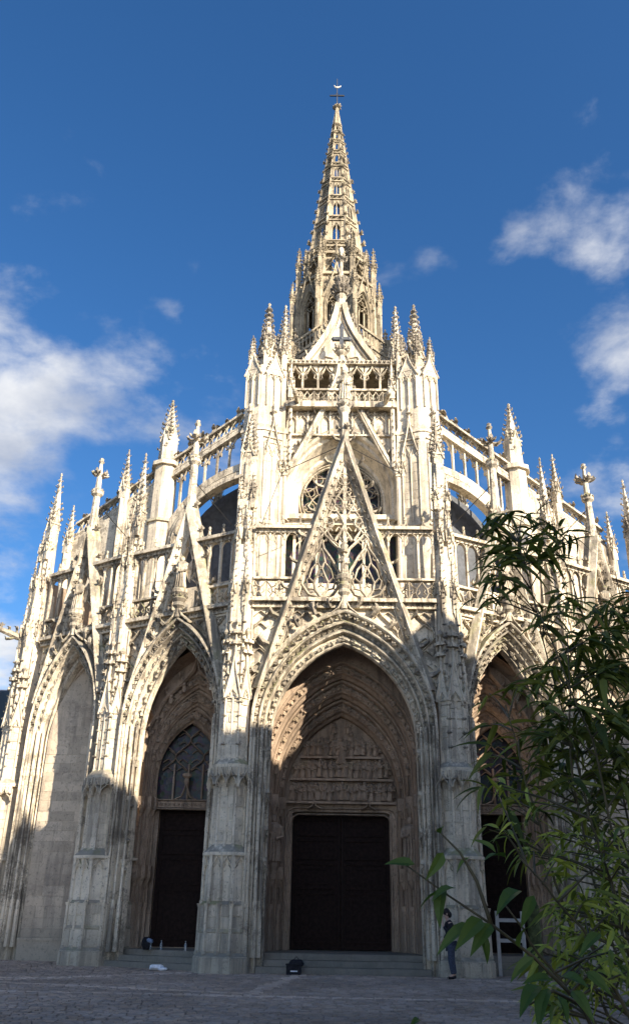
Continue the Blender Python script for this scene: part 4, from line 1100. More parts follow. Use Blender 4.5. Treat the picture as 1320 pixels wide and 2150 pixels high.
# nave and aisle bodies behind, roofs
bd = Part('nave_roof', M_SLATE)
bd.loft([[(-2.9, 36.0, 24), (2.9, 36.0, 24), (0, 36.0, 28.3)], [(-2.9, 54, 24), (2.9, 54, 24), (0, 54, 28.3)]]); bd.done()
nb = Part('nave_wall', M_STONE); nb.box(-2.85, 2.85, 36.02, 70, 0, 24); nb.box(-9, 9, 40.5, 70, 0, 13); nb.done()
for S in (I4, MIR):
    ai = Part('aisle_roof', M_SLATE, S)
    ai.loft([[(-12.5, 41, 12), (-2.8, 41, 12), (-2.8, 41, 17.5), (-12.5, 41, 14)], [(-12.5, 68, 12), (-2.8, 68, 12), (-2.8, 68, 17.5), (-12.5, 68, 14)]]); ai.done()
    # raking flyer wall, in a plane parallel to the side bay, 4 m behind it
    FM = S @ frame(-1.76, 31.92, 0, R(180 - 28.2))           # x runs outward (u), y towards the viewer
    fl = Part('flying_buttress', M_TRIM, FM)
    zt = lambda u: 22.05 - (u - 3.15) * .39
    for (u0, u1, op) in ((3.0, 6.9, True), (7.6, 12.3, False)):
        top = [(u0, zt(u0)), (u1, zt(u1))]
        fl.bar([(u0, zt(u0)), (u1, zt(u1))], .10, -.2, .16, False, True)
        fl.bar([(u0, zt(u0) - .62), (u1, zt(u1) - .62)], .10, -.12, .14, False, True)
        fl.bar([(u0, zt(u0) - .84), (u1, zt(u1) - .84)], .26, -.16, .14, False, True); fl.bar([(u0, zt(u0) - .96), (u1, zt(u1) - .96)], .07, -.1, .2, False, True)
        n = int((u1 - u0) / .38)
        for i in range(n):
            a = u0 + i * (u1 - u0) / n; b = u0 + (i + 1) * (u1 - u0) / n; c = (a + b) / 2
            fl.bar([(a, zt(a) - .6), (a + .12, zt(a) - .3), (c, zt(c) - .12), (b, zt(b) - .05)], .05, -.06, .06)
            fl.bar([(b, zt(b) - .6), (b - .1, zt(b) - .4), (c, zt(c) - .28), (a, zt(a) - .1)], .05, -.06, .06)
        n = int((u1 - u0) / .62)
        for i in range(n):
            u = u0 + (i + .5) * (u1 - u0) / n; fl.crk((u, 0, zt(u) + .03), (-.25, 0, 1), .50, (-1, 0, .2))
        if op:
            n = 6
            for i in range(1, n):
                u = u0 + i * (u1 - u0) / n
                zb = 16.2 + math.sqrt(max(0.05, 1 - ((u - 2.6) / 4.2) ** 2)) * 3.3
                if zt(u) - 1.1 - zb > .25: fl.box(u - .035, u + .035, -.06, .06, zb, zt(u) - .95)
                for s2 in (-1, 1):
                    if 0 < i + s2 * .5 < n: 
                        um = u + s2 * (u1 - u0) / n / 2
                        fl.bar([(u, zt(u) - 1.65), (u + s2 * .1, zt(u) - 1.3), (um, zt(um) - 1.0)], .05, -.06, .06)
                        fl.bar([(u + s2 * .08, zt(u) - 1.35), (u + s2 * .2, zt(u) - 1.4), (u + s2 * .22, zt(u) - 1.24)], .03, -.05, .05)
            # curved arch under the flyer
            for (dr, w, y0, y1) in ((0, .34, -.24, .2), (-.36, .16, -.16, .3), (-.58, .14, -.06, .4)):
                P = [(2.6 + (4.2 + dr) * math.cos(t), 16.0 + (3.3 + dr) * math.sin(t)) for t in [math.pi / 2 * i / 14 for i in range(15)]]
                fl.bar(P, w, y0, y1, False, True)
            P = [(2.6 + 4.3 * math.cos(t), 15.9 + 3.4 * math.sin(t)) for t in [math.pi / 2 * i / 14 for i in range(15)]]
        else:
            poly = [(7.2, 11), (12.4, 11), (12.4, zt(12.4) - 1.1), (7.2, zt(7.2) - 1.1)]
            fl.slab(poly, -.05, .35)
            for i in range(5):
                u = 7.75 + i * .98
                if u + .9 > 12.4: continue
                zz_ = zt(u + .45) - 1.5
                fl.bar([(u, 14), (u, zz_ - .5)] + [(u + .43 + x, z) for x, z in arch(.43, zz_ - .5, zz_, 5)] + [(u + .86, zz_ - .5), (u + .86, 14)], .09, -.2, .0)
            ashlar_M = fl.M
    fl.done()
    oc = Part('pinnacle', M_STONE, FM)
    oc.frus(7.2, 0, 11, .62, 17.4, .60, 8); oc.frus(7.2, 0, 17.4, .70, 17.55, .66, 8); oc.frus(7.2, 0, 17.55, .56, 20.35, .54, 8); oc.frus(7.2, 0, 20.3, .70, 20.5, .70, 8); oc.frus(7.2, 0, 20.5, .66, 20.65, .46, 8)
    oc.frus(7.2, 0, 20.6, .44, 22.0, .40, 6)
    pinnacle(oc, 7.2, 0, 21.7, .58, .25, 2.1, 4, 7, .22)
    for k in range(6): oc.crk((7.2 + .42 * math.cos(k * 1.047), .42 * math.sin(k * 1.047), 21.0 + .2 * (k % 3)), (math.cos(k * 1.047), math.sin(k * 1.047), .2), .15)
    oc.done()
    for u, z0, zt_ in ((9.2, 19.0, 21.6), (12.3, 16.8, 19.3), (5.3, 18.2, 20.6)):
        sp = Part('pinnacle', M_TRIM, FM); y_ = .45 if u != 5.3 else -1.6
        sp.frus(u, y_, 12, .22, z0, .2, 6); pinnacle(sp, u, y_, z0, .34, .6, zt_ - z0 - .6, 4, 7, .17); sp.done()
    # inner aisle wall with a dark window behind the flyer
    av = Part('aisle_wall', M_STONE, FM); av.slab([(2.0, 11), (7.4, 11), (7.4, 14.2), (2.0, 14.2)], -.6, -.2)
    av.slab([(1.5, 11), (13, 11), (13, 16.5), (1.5, 18.2)], -3.9, -3.5); av.done()
    dr = Part('aisle_roof', M_SLATE, FM)
    dr.slab([(2.2, 13)] + [(7.0, 13)] + [(2.6 + 4.2 * math.cos(t), 16.0 + 3.2 * math.sin(t)) for t in [math.pi / 2 * i / 10 for i in range(11)]] + [(2.2, 19.2)], -1.4, -1.1); dr.done()
    ag = Part('window_glass', M_GLASS, FM); ag.box(2.6, 6.6, -3.5, -3.44, 14.0, 18.2); ag.done()
    # iron tie rods
    for rod in ([(-5.9, 29.9, 17.0), (-4.6, 32.9, 16.4)], [(-10.2, 32.3, 17.0), (-9.3, 34.0, 16.3)], [(-.12, 28.2, 17.6), (-2.55, 33.0, 19.0)]):
        tr_ = Part('tie_rod', M_IRON, S); tr_.tube(rod, .022, 4); tr_.done()

# ------------------------------------------------------------------ lantern tower and spire
SY = 56.0
tw = Part('lantern_tower', M_SPIRE, frame(0, SY))
def octa(r, n=8): return [(r / math.cos(math.pi / 8) * math.cos(math.pi / 8 + i * math.pi / 4), r / math.cos(math.pi / 8) * math.sin(math.pi / 8 + i * math.pi / 4)) for i in range(8)]
def olev(p, r0, r1, z0, z1): p.loft([[(x, y, z0) for x, y in octa(r0)], [(x, y, z1) for x, y in octa(r1)]])
olev(tw, 3.1, 3.1, 20, 40.5)
# the belfry stage is an open cage: eight corner posts, arches between them
for i in range(8):
    tw.M = frame(0, SY) @ Matrix.Rotation(i * math.pi / 4, 4, 'Z')
    r = 2.95; hw_ = r * math.tan(math.pi / 8)
    A = arch(hw_ * .68, 44.3, 46.2, 8)
    tw.slab([(-hw_, 40.5), (-hw_ * .68, 40.5)] + A + [(hw_ * .68, 40.5), (hw_, 40.5), (hw_, 47.4), (-hw_, 47.4)], -r, -r + .45)
    for k, (a, za) in enumerate(((hw_ * .72, 46.3), (hw_ * .62, 46.05))): tw.bar(ring(a, 44.3, za, 40.6, 8), .12, -r - .12 + .15 * k, -r + .15, False)
    for x in (-.3, .3): tw.box(x - .05, x + .05, -r + .12, -r + .26, 40.5, 44.4)
    ii = lambda x, z: abs(x) < hw_ * .66 * max(0, (46.2 - z) / 1.9) ** .6 if z > 44.3 else False
    net(tw, ii, -.9, .9, 44.3, 46.2, .42, .6, .07, -r + .1, -r + .26)
    tw.slab([(-hw_, 41.6), (hw_, 41.6), (hw_, 41.9), (-hw_, 41.9)], -r - .1, -r + .4)
    gablet(tw, -hw_ * .85, hw_ * .85, 44.9, 48.4, -r - .3, -r - .12, .14, .34, True, False)
    tw.slab([(-hw_, 47.2), (hw_, 47.2), (hw_, 47.45), (-hw_, 47.45)], -r - .2, -r + .4)
tw.M = frame(0, SY)
olev(tw, 1.5, 1.4, 40.5, 47.4)
olev(tw, 3.0, 2.95, 47.4, 47.6)
for i in range(8):
    a = math.pi / 8 + i * math.pi / 4; rr = 3.28
    x, y = rr * math.cos(a), rr * math.sin(a)
    tw.frus(x, y, 38, .30, 46.8, .24, 6); pinnacle(tw, x, y, 46.4, .4, 2.6, 2.4, 4, 6, .22)
    x, y = 3.75 * math.cos(a), 3.75 * math.sin(a)
    tw.frus(x, y, 38, .2, 44.6, .18, 6); pinnacle(tw, x, y, 44.4, .34, 1.4, 1.9, 4, 6, .2)
    for k in range(6): tw.crk((x, y, 41 + .6 * k), (math.cos(a), math.sin(a), .2), .22)
tw.done()
st2 = Part('lantern_stage', M_SPIRE, frame(0, SY))
for i in range(8):
    st2.M = frame(0, SY) @ Matrix.Rotation(i * math.pi / 4, 4, 'Z')
    r = 2.35; hw_ = r * math.tan(math.pi / 8)
    st2.slab([(-hw_, 47.4), (-hw_ * .62, 47.4), (-hw_ * .62, 49.2), (-.2, 49.6), (.2, 49.6), (hw_ * .62, 49.2), (hw_ * .62, 47.4), (hw_, 47.4), (hw_, 50.2), (-hw_, 50.2)], -r, -r + .35)
    st2.box(-.05, .05, -r + .08, -r + .22, 47.4, 49.6)
    for s_ in (-1, 1): st2.bar([(s_ * hw_ * .6, 48.9), (s_ * .3, 49.2), (s_ * .06, 48.8)], .08, -r + .04, -r + .2)
    st2.slab([(-hw_ * 1.15, 49.75), (hw_ * 1.15, 49.75), (hw_ * 1.15, 50.0), (-hw_ * 1.15, 50.0)], -r - .3, -r + .3)
    net(st2, lambda x, z: abs(x) < hw_ * 1.0, -1, 1, 49.9, 50.7, .5, .65, .09, -r - .1, -r + .06)
    st2.slab([(-hw_, 50.6), (hw_, 50.6), (hw_, 50.75), (-hw_, 50.75)], -r - .12, -r + .12)
    gablet(st2, -hw_, hw_, 47.8, 49.9, -r - .32, -r - .16, .1, .28, True, False)
    st2.M = frame(0, SY)
    a = math.pi / 8 + i * math.pi / 4; x, y = 2.7 * math.cos(a), 2.7 * math.sin(a)
    st2.frus(x, y, 47.3, .24, 49.4, .2, 6); pinnacle(st2, x, y, 48.9, .34, .9, 1.7, 4, 6, .2)
    st2.tube([(x * .8, y * .8, 50.6), (x, y, 50.0)], .09, 4)
st2.done()
spr = Part('spire', M_SPIRE, frame(0, SY))
ZB, ZT, RB = 50.2, 69.3, 2.18
def rad_(z): return RB * (ZT - z) / (ZT - ZB) + .10 * (z - ZB) / (ZT - ZB)
levels = [50.2, 51.6, 54.6, 57.2, 59.5, 61.5, 63.2, 64.7, 66.0, 67.1, 69.3]
for i in range(8):
    MM = frame(0, SY) @ Matrix.Rotation(i * math.pi / 4, 4, 'Z')
    spr.M = MM
    def ptf(x, z, dr=0.0): return (x, -(rad_(z) + dr), z)
    # corner rib
    rib = []
    for z in (ZB, ZT):
        r = rad_(z); hw_ = r * math.tan(math.pi / 8); w = lerp(.20, .05, (z - ZB) / (ZT - ZB))
        rib.append([(hw_ - w, -r - .02, z), (hw_, -r - w * .9, z), (hw_ + w * .5, -r + w * .2, z), (hw_ - w * .4, -r + w, z)])
    spr.loft(rib)
    for k in range(13):
        z = 51.0 + k * 1.22
        r = rad_(z); hw_ = r * math.tan(math.pi / 8); a = R(22.5)
        spr.crk((hw_, -r, z), (math.sin(a), -math.cos(a), .15), lerp(.56, .32, k / 12))
    for k in range(len(levels) - 1):
        z0, z1 = levels[k], levels[k + 1]
        def quad(xa, za, xb, zb, t=.16):        # a tapering strip on the spire face
            vs = []
            for d in (0, t):
                for (x, z) in ((xa[0], za), (xb[0], za), (xb[1], zb), (xa[1], zb)): vs.append((x, -(rad_(z)) + d, z))
            spr.add(vs, [(0, 1, 2, 3), (7, 6, 5, 4), (0, 4, 5, 1), (1, 5, 6, 2), (2, 6, 7, 3), (3, 7, 4, 0)])
        h0, h1 = rad_(z0) * math.tan(math.pi / 8), rad_(z1) * math.tan(math.pi / 8)
        bh = min(.62, (z1 - z0) * .26)           # pierced band
        zb = z1 - bh; hb_ = rad_(zb) * math.tan(math.pi / 8)
        if k == len(levels) - 2:
            quad((-h0, -h1), z0, (h0, h1), z1); continue
        quad((-h0, -hb_), z0, (-h0 * .40, -hb_ * .40), zb); quad((h0 * .40, hb_ * .40), z0, (h0, hb_), zb)
        zc = lerp(z0, zb, .72); hc_ = rad_(zc) * math.tan(math.pi / 8)
        # pointed head over the light
        for s_ in (-1, 1):
            vs = []
            for d in (0, .14):
                for (x, z) in ((s_ * hc_ * .56, zc - .2 * (zb - z0)), (s_ * hc_ * .56, zb), (0, zb), (0, lerp(zc, zb, .75)), (s_ * hc_ * .34, zc)): vs.append((x, -rad_(z) + d, z))
            spr.add(vs, [(0, 1, 2, 3, 4), (9, 8, 7, 6, 5), (0, 5, 6, 1), (2, 7, 8, 3), (3, 8, 9, 4), (4, 9, 5, 0)])
        if k < 5: quad((-.045, -.04), z0, (.045, .04), lerp(zc, zb, .4), .12)
        # band: two rails and crossed bars
        for (za_, zb_) in ((zb, zb + bh * .22), (z1 - bh * .2, z1 + .02)):
            ha, hb2 = rad_(za_) * math.tan(math.pi / 8), rad_(zb_) * math.tan(math.pi / 8)
            vs = []
            for d in (-.10, .16):
                for (x, z) in ((-ha, za_), (ha, za_), (hb2, zb_), (-hb2, zb_)): vs.append((x, -rad_(z) + d, z))
            spr.add(vs, [(0, 1, 2, 3), (7, 6, 5, 4), (0, 4, 5, 1), (1, 5, 6, 2), (2, 6, 7, 3), (3, 7, 4, 0)])
        m_ = 3 if k < 4 else 2
        for j in range(m_):
            xa, xb = lerp(-hb_, hb_, j / m_), lerp(-hb_, hb_, (j + 1) / m_); y_ = -rad_((zb + z1) / 2)
            spr.tube([(xa, y_, zb + .1), (xb, y_, z1 - .08)], .04, 4); spr.tube([(xb, y_, zb + .1), (xa, y_, z1 - .08)], .04, 4)
spr.M = frame(0, SY)
spr.lathe(0, 0, [(69.0, .10), (69.3, .18), (69.5, .12), (69.7, .32), (69.85, .2), (70.0, .06), (70.2, .03)], 8)
for k in range(6): spr.crk((.1 * math.cos(k * 1.047), .1 * math.sin(k * 1.047), 69.5), (math.cos(k * 1.047), math.sin(k * 1.047), .1), .38)
spr.done()
cx = Part('iron_cross', M_IRON, frame(0, SY)); cx.tube([(0, 0, 69.8), (0, 0, 73.4)], .05, 6, .03); cx.box(-.62, .62, -.05, .05, 71.05, 71.18)
for x in (-.62, .62): cx.ell(x, 0, 71.11, .09, .07, .09, 6, 4)
cx.tube([(-.25, 0, 71.1), (0, 0, 71.5), (.25, 0, 71.1)], .03, 4); cx.done()
rb = Part('rooster', M_GILT, frame(0, SY, 72.25)); rb.ell(0, 0, 0, .24, .07, .11, 9, 6); rb.tube([(-.15, 0, .03), (-.22, 0, .12), (-.25, 0, .2)], .07, 6, .04); rb.ell(-.26, 0, .22, .06, .05, .06, 7, 5)
rb.tube([(.14, 0, .02), (.28, 0, .06), (.34, 0, .2)], .09, 6, .04); rb.loft([[(-.30, 0, .25), (-.30, .02, .21), (-.30, -.02, .21)], [(-.38, 0, .21), (-.38, .005, .205), (-.38, -.005, .205)]]); rb.done()
# raking stair balustrades between gable and tower pinnacles
for S in (I4, MIR):
    sr = Part('stair_balustrade', M_SPIRE, S @ frame(0, 36.5))
    L0, L1 = (-2.5, 28.3), (-1.0, 29.6)
    for dz, w in ((0, .10), (-.85, .12), (-1.15, .16)): sr.bar([(L0[0], L0[1] + dz), (L1[0], L1[1] + dz)], w, -.08, .12, False, True)
    for i in range(9):
        t = i / 8; x = lerp(L0[0], L1[0], t); z = lerp(L0[1], L1[1], t); sr.box(x - .035, x + .035, -.03, .07, z - .85, z)
    sr.box(-2.62, -2.4, -.12, .15, 25, 28.6)
    sr.bar([(-2.4, 26.0), (-2.2, 26.8), (-1.6, 27.2), (-1.0, 27.4)], .22, -.1, .2, False, True)
    for i in range(5): sr.crk((-2.2 + .25 * i, 0, 26.7 + .12 * i), (.3, -.4, -1), .22)
    sr.done()

# ------------------------------------------------------------------ place the carved pieces and ashlar blocks
def piece_mat(kind, part): return M_CARVE if (part.mat in (M_TRIM, M_STONE) and kind != 'relief_figure') else part.mat
for kind, lst in PIECES.items():
    base = PIECE_MESH[kind]; shared = {}
    lst.sort(key=lambda e: -e[2])
    for (W, part, sz) in lst[:290]:
        mt = piece_mat(kind, part); me = shared.get(mt.name)
        if me is None: me = shared[mt.name] = base.mesh(kind, mt)
        o = bpy.data.objects.new(kind, me); col.objects.link(o); o.parent = part.o; o.matrix_world = W
    rest = {}
    for (W, part, sz) in lst[290:]:
        mt = piece_mat(kind, part); m = rest.setdefault(mt.name, (MB(), mt))[0]; m.M = W; m.add(base.v, base.f)
    for nm_, (m, mat) in rest.items():
        o = m.obj(kind + '_carving', mat, church); o['kind'] = 'stuff'
STONES.sort(key=lambda e: -e[1])
for (W, sz, part, tint) in STONES[:290]:
    c0 = W[0]; me = bpy.data.meshes.new('stone'); me.from_pydata([(v - c0)[:] for v in W], [], STONE_F)
    at = me.attributes.new('tint', 'FLOAT', 'FACE'); at.data.foreach_set('value', [tint] * 5); me.materials.append(part.mat)
    o = bpy.data.objects.new('stone', me); col.objects.link(o); o.parent = part.o; o.location = c0
rest = {}
for (W, sz, part, tint) in STONES[290:]:
    m = rest.setdefault(part.mat.name, (MB(), part.mat))[0]; m.add([v[:] for v in W], STONE_F, tint)
for nm_, (m, mat) in rest.items():
    o = m.obj('ashlar_stonework', mat, church); o['kind'] = 'stuff'

# ------------------------------------------------------------------ ground: square paved with setts and pale bands
gm = MB(); gm.box(-400, 400, -400, 400, -.6, -.03)
ground = gm.obj('ground', M_JOINT); ground['kind'] = 'structure'
SETT = []
def band_d(x, y):
    """distance to the centre line of the pale stone bands"""
    best = 9
    for (ax, ay, bx, by) in ((-14, 20.6, 14, 19.9), (-9.2, 23.0, -4.6, 27.6), (-8.2, 22.9, -2.2, 20.9), (-2.2, 20.9, -1.2, 28.0), (-14, 24.6, -7.2, 24.4), (2.0, 27.4, 9, 24.6), (4.0, 20.2, 8.5, 26.5)):
        dx, dy = bx - ax, by - ay; t = max(0, min(1, ((x - ax) * dx + (y - ay) * dy) / (dx * dx + dy * dy)))
        best = min(best, math.hypot(x - ax - t * dx, y - ay - t * dy))
    return best
y = 13.2; row = 0
while y < 34.5:
    h = random.uniform(.125, .155) * (1.0 if y < 24 else 1.25)
    lim = 2.5 + (y + 1) * .42; x = -lim - .7 + random.uniform(0, .1)
    while x < lim - .7:
        l = random.uniform(.16, .26)
        bd_ = band_d(x + l / 2, y + h / 2)
        tint = random.uniform(-.22, .22) + (.55 if bd_ < .17 else 0)
        dz = random.uniform(-.008, .008) + (.004 if bd_ < .17 else 0)
        SETT.append((x + .006, x + l - .006, y + .007, y + h - .007, dz, random.uniform(-.006, .006), random.uniform(-.006, .006), tint))
        x += l
    y += h; row += 1
SF = [(4, 5, 6, 7), (0, 1, 5, 4), (1, 2, 6, 5), (2, 3, 7, 6), (3, 0, 4, 7)]
def sett_v(s):
    x0, x1, y0, y1, dz, tx, ty_, _ = s; e = .012
    return [(x0, y0, -.04), (x1, y0, -.04), (x1, y1, -.04), (x0, y1, -.04), (x0 + e, y0 + e, dz - tx - ty_), (x1 - e, y0 + e, dz + tx - ty_), (x1 - e, y1 - e, dz + tx + ty_), (x0 + e, y1 - e, dz - tx + ty_)]
def in_view(s):
    p = Vector((s[0], s[2], 0)) - CAM; d = p.dot(fw); return abs(p.dot(rt) / d) < 660 / 1800 and abs(p.dot(up) / d) < 1075 / 1800
SETT.sort(key=lambda s: (0 if in_view(s) else 1, s[2]))
for s in SETT[:290]:
    c0 = Vector((s[0], s[2], 0)); me = bpy.data.meshes.new('sett'); me.from_pydata([(Vector(v) - c0)[:] for v in sett_v(s)], [], SF)
    at = me.attributes.new('tint', 'FLOAT', 'FACE'); at.data.foreach_set('value', [s[7]] * 5); me.materials.append(M_SETT)
    o = bpy.data.objects.new('sett', me); col.objects.link(o); o.parent = ground; o.location = c0
sm = MB()
for s in SETT[290:]: sm.add(sett_v(s), SF, s[7])
o = sm.obj('sett_paving', M_SETT, ground); o['kind'] = 'stuff'

# ------------------------------------------------------------------ houses across the square (they shade the lower church front)
def st(t, s): return (t * math.cos(SUN_AZ) - s * math.sin(SUN_AZ), t * math.sin(SUN_AZ) + s * math.cos(SUN_AZ))
def house(label, t0, t1, s0, s1, prof, group, chim=None):
    """prof: roofline [(t, z)] at the front, walls below; front faces the church"""
    ang = math.atan2(math.sin(SUN_AZ), math.cos(SUN_AZ))
    ox, oy = st(0, 0)
    h = thing('house', label, 'house', (0, 0, 0), group)
    M = Matrix.Rotation(ang, 4, 'Z')            # x = t, y = s
    eave = min(z for _, z in prof)
    wl = MB(M); wl.loft([[(t0, s1, 0), (t0, s0, 0), (t0, s0, prof[0][1] - .1), (t0, s1, prof[0][1] - .1)], [(t1, s1, 0), (t1, s0, 0), (t1, s0, prof[-1][1] - .1), (t1, s1, prof[-1][1] - .1)]])
    wl.slab([(t0, 0), (t1, 0)] + [(t, z - .1) for t, z in reversed(prof)], s0, s0 - .3)
    wl.obj('wall', M_PLASTER, h)
    rf = MB(M)
    for (a, b) in zip(prof[:-1], prof[1:]):
        rf.loft([[(a[0], s0 + .15, a[1]), (b[0], s0 + .15, b[1]), (b[0], s0 + .15, b[1] - .22), (a[0], s0 + .15, a[1] - .22)], [(a[0], s1, a[1]), (b[0], s1, b[1]), (b[0], s1, b[1] - .22), (a[0], s1, a[1] - .22)]])
    ro = rf.obj('roof', M_SLATE, h)
    nfl = int((eave - 1) / 3.1); nw = max(1, int((t1 - t0) / 1.8))
    for f in range(nfl):
        for i in range(nw):
            tc = t0 + (i + .5) * (t1 - t0) / nw; zc = 1.0 + f * 3.1
            w_ = MB(M); w_.box(tc - .5, tc + .5, s0 - .02, s0 + .04, zc, zc + 1.8); wo_ = w_.obj('window', M_WHITE, h)
            p_ = MB(M); p_.box(tc - .42, tc - .03, s0 + .04, s0 + .06, zc + .08, zc + 1.72); p_.box(tc + .03, tc + .42, s0 + .04, s0 + .06, zc + .08, zc + 1.72); p_.obj('pane', M_PANE, wo_)
        b_ = MB(M); b_.box(t0, t1, s0 - .02, s0 + .05, .5 + f * 3.1, .75 + f * 3.1); b_.obj('beam', M_TIMBER, h)
    return h
dz_ = .51
hz = lambda z0, s: z0 - s * math.tan(SUN_EL)
HG = 'houses across the square'
house('low house at the near corner of the row across the square', 7.4, 11.5, -1, -9, [(7.4, hz(14.2, -1)), (11.5, hz(15.0, -1))], HG)
house('gabled house with a steep roof across the square, next to the low corner house', 11.5, 15.5, -1, -9, [(11.5, hz(17.6, -1)), (12.9, hz(21.2, -1)), (14.1, hz(19.7, -1)), (15.5, hz(18.65, -1))], HG)
house('flat-eaved house between the two gabled houses across the square', 15.5, 18.7, -1, -9, [(15.5, hz(18.6, -1)), (18.7, hz(18.75, -1))], HG)
house('narrow house with a sharp gable across the square', 18.7, 23.2, -1, -9, [(18.7, hz(19.0, -1)), (20.6, hz(20.55, -1)), (23.2, hz(17.9, -1))], HG)
house('low long house at the far end of the row across the square', 23.2, 37, -1, -9, [(23.2, hz(17.3, -1)), (30, hz(17.2, -1)), (37, hz(14.0, -1))], HG)
house('small house behind the viewer', -2.5, 7.6, -9, -15, [(-2.5, 13.0), (4, 17.2), (7.6, 15.4)], HG)
def at(px, py, Y):
    v = ray(px, py); return CAM + v * ((Y - CAM.y) / v.y)
# slate-roofed neighbour at the far left
nb = thing('house', 'dark slate-roofed house at the far left behind the church', 'house')
q = at(8, 1455, 44); 
m = MB(); m.box(q.x - 9, q.x - .4, 44, 56, 0, q.z - 3.2); m.obj('wall', M_PLASTER, nb)
m = MB(); m.loft([[(q.x - 9.4, 43.6, q.z - 3.2), (q.x, 43.6, q.z - 3.2), (q.x, 43.6, q.z), (q.x - 9.4, 43.6, q.z)], [(q.x - 9.4, 56, q.z - 3.2), (q.x, 56, q.z - 3.2), (q.x - 2, 56, q.z + 3), (q.x - 9.4, 56, q.z + 3)]]); m.obj('roof', M_SLATE, nb)
for i in range(3):
    m = MB(); m.box(q.x - 8 + i * 2.6, q.x - 6.8 + i * 2.6, 43.95, 44.05, q.z - 6, q.z - 4.2); m.obj('window', M_PANE, nb)

# ------------------------------------------------------------------ bamboo and shrub in the right foreground
def leaf_base(wd, n=5):
    m = MB(); L, Rr, C = [], [], []
    for i in range(n + 1):
        t = i / n; w = wd * (math.sin(math.pi * min(1, t ** .62 * 1.0)) ** .9 if 0 < t < 1 else 0.0) + .004
        z = -.22 * t * t + .05 * math.sin(3 * t)
        C.append((t, 0, z)); L.append((t, w, z + w * .45)); Rr.append((t, -w, z + w * .45))
    for i in range(n):
        m.add([L[i], C[i], C[i + 1], L[i + 1]], [(0, 1, 2, 3)]); m.add([C[i], Rr[i], Rr[i + 1], C[i + 1]], [(0, 1, 2, 3)])
    return m
LB, LB2 = leaf_base(.075), leaf_base(.17)
def leaf_matrix(pos, d, n, size):
    x = Vector(d).normalized(); z = Vector(n); z = (z - x * z.dot(x)).normalized(); y_ = z.cross(x)
    return Matrix(((x.x, y_.x, z.x, pos[0]), (x.y, y_.y, z.y, pos[1]), (x.z, y_.z, z.z, pos[2]), (0, 0, 0, 1))) @ Matrix.Scale(size, 4)
rnd = random.Random(11)
def plant(name, label, cat, canes, sprays, base, mat, leaf_name):
    """canes: polylines; sprays: (pos, size, count)"""
    root = thing(name, label, cat, canes[0][0])
    inv = Matrix.Translation(-Vector(canes[0][0]))
    leaves = []
    def link(o): o.matrix_parent_inverse = inv; return o
    for c, r in [(c, .0065) for c in canes]:
        pts = []
        for i in range(len(c) - 1):
            for k in range(5):
                t = k / 5; a, b = Vector(c[i]), Vector(c[i + 1]); pts.append(a.lerp(b, t) + Vector((math.sin(9 * t + i) * .004, 0, 0)))
        pts.append(Vector(c[-1]))
        m = MB(); m.tube(pts, r, 7, r * .3); o = link(m.obj('cane', M_CANE, root, True))
        nd = MB()
        for k in range(3, len(pts), 3): nd.ell(*pts[k], r * 1.25, r * 1.25, r * .5, 7, 4)
        if nd.v: o2 = nd.obj('cane_node', M_CANE, o, True); o2.matrix_parent_inverse = inv
    tw_ = MB()
    allp = [Vector(c[i]).lerp(Vector(c[i + 1]), k / 8) for c in canes for i in range(len(c) - 1) for k in range(8)]
    for (pos, sz, cnt) in sprays:
        P = Vector(pos)
        near = min(allp, key=lambda q: (q - P).length + (3 * max(0, q.z - P.z + .05)))
        mid = near.lerp(P, .5) + Vector((0, 0, .04 * (P - near).length))
        tw_.tube([near, mid, P], .0035, 4, .0015)
        out = (P - near); out.z *= .3; out = out.normalized() if out.length > 1e-3 else Vector((-1, 0, 0))
        for k in range(cnt):
            a = (k / max(1, cnt - 1) - .5) * 3.4 + rnd.gauss(0, .25)
            d = Matrix.Rotation(a, 3, 'Z') @ out; d.z = rnd.gauss(-.25, .42); d.normalize()
            b = P - out * sz * .5 * rnd.random() + Vector((rnd.gauss(0, .012), rnd.gauss(0, .012), rnd.gauss(0, .012)))
            n = Vector((rnd.gauss(0, .5), rnd.gauss(-.35, .5), 1)).normalized()
            size = sz * rnd.uniform(.65, 1.15)
            leaves.append((leaf_matrix(b, d, n, size), size / (b - CAM).length))
    o = link(tw_.obj('twigs', M_CANE, root)); o['kind'] = 'stuff'
    leaves.sort(key=lambda e: -e[1]); me = base.mesh(leaf_name, mat, True)
    for W, s_ in leaves[:290]:
        o = bpy.data.objects.new(leaf_name, me); col.objects.link(o); o.parent = root; o.matrix_parent_inverse = inv; o.matrix_world = W; o.matrix_basis = W
    if len(leaves) > 290:
        m = MB()
        for W, s_ in leaves[290:]: m.M = W; m.add(base.v, base.f, rnd.random())
        m.M = I4; o = link(m.obj('foliage', mat, root, True)); o['kind'] = 'stuff'
    return root
canes = []
for (bx, ts) in (((.75, 3.3), ((1290, 1900), (1180, 1500), (1075, 1090))), ((.95, 3.6), ((1330, 1800), (1260, 1400), (1160, 1110))), ((.85, 3.0), ((1310, 1850), (1240, 1550), (1120, 1260))), ((1.1, 3.9), ((1350, 1700), (1330, 1400), (1290, 1200))), ((.6, 2.9), ((1200, 1960), (1120, 1700), (1060, 1480))), ((.7, 3.1), ((1270, 1950), (1200, 1650), (1190, 1330)))):
    c = [(bx[0], bx[1], -.03)] + [tuple(at(x, y, bx[1] - .05 * i)) for i, (x, y) in enumerate(ts)]
    canes.append(c)
sprays = []
def add_sprays(n, xr, yr, dr, sz, cnt):
    for _ in range(n):
        Y = rnd.uniform(*dr); sprays.append((tuple(at(rnd.uniform(*xr), rnd.uniform(*yr), Y)), rnd.uniform(*sz), rnd.randint(*cnt)))
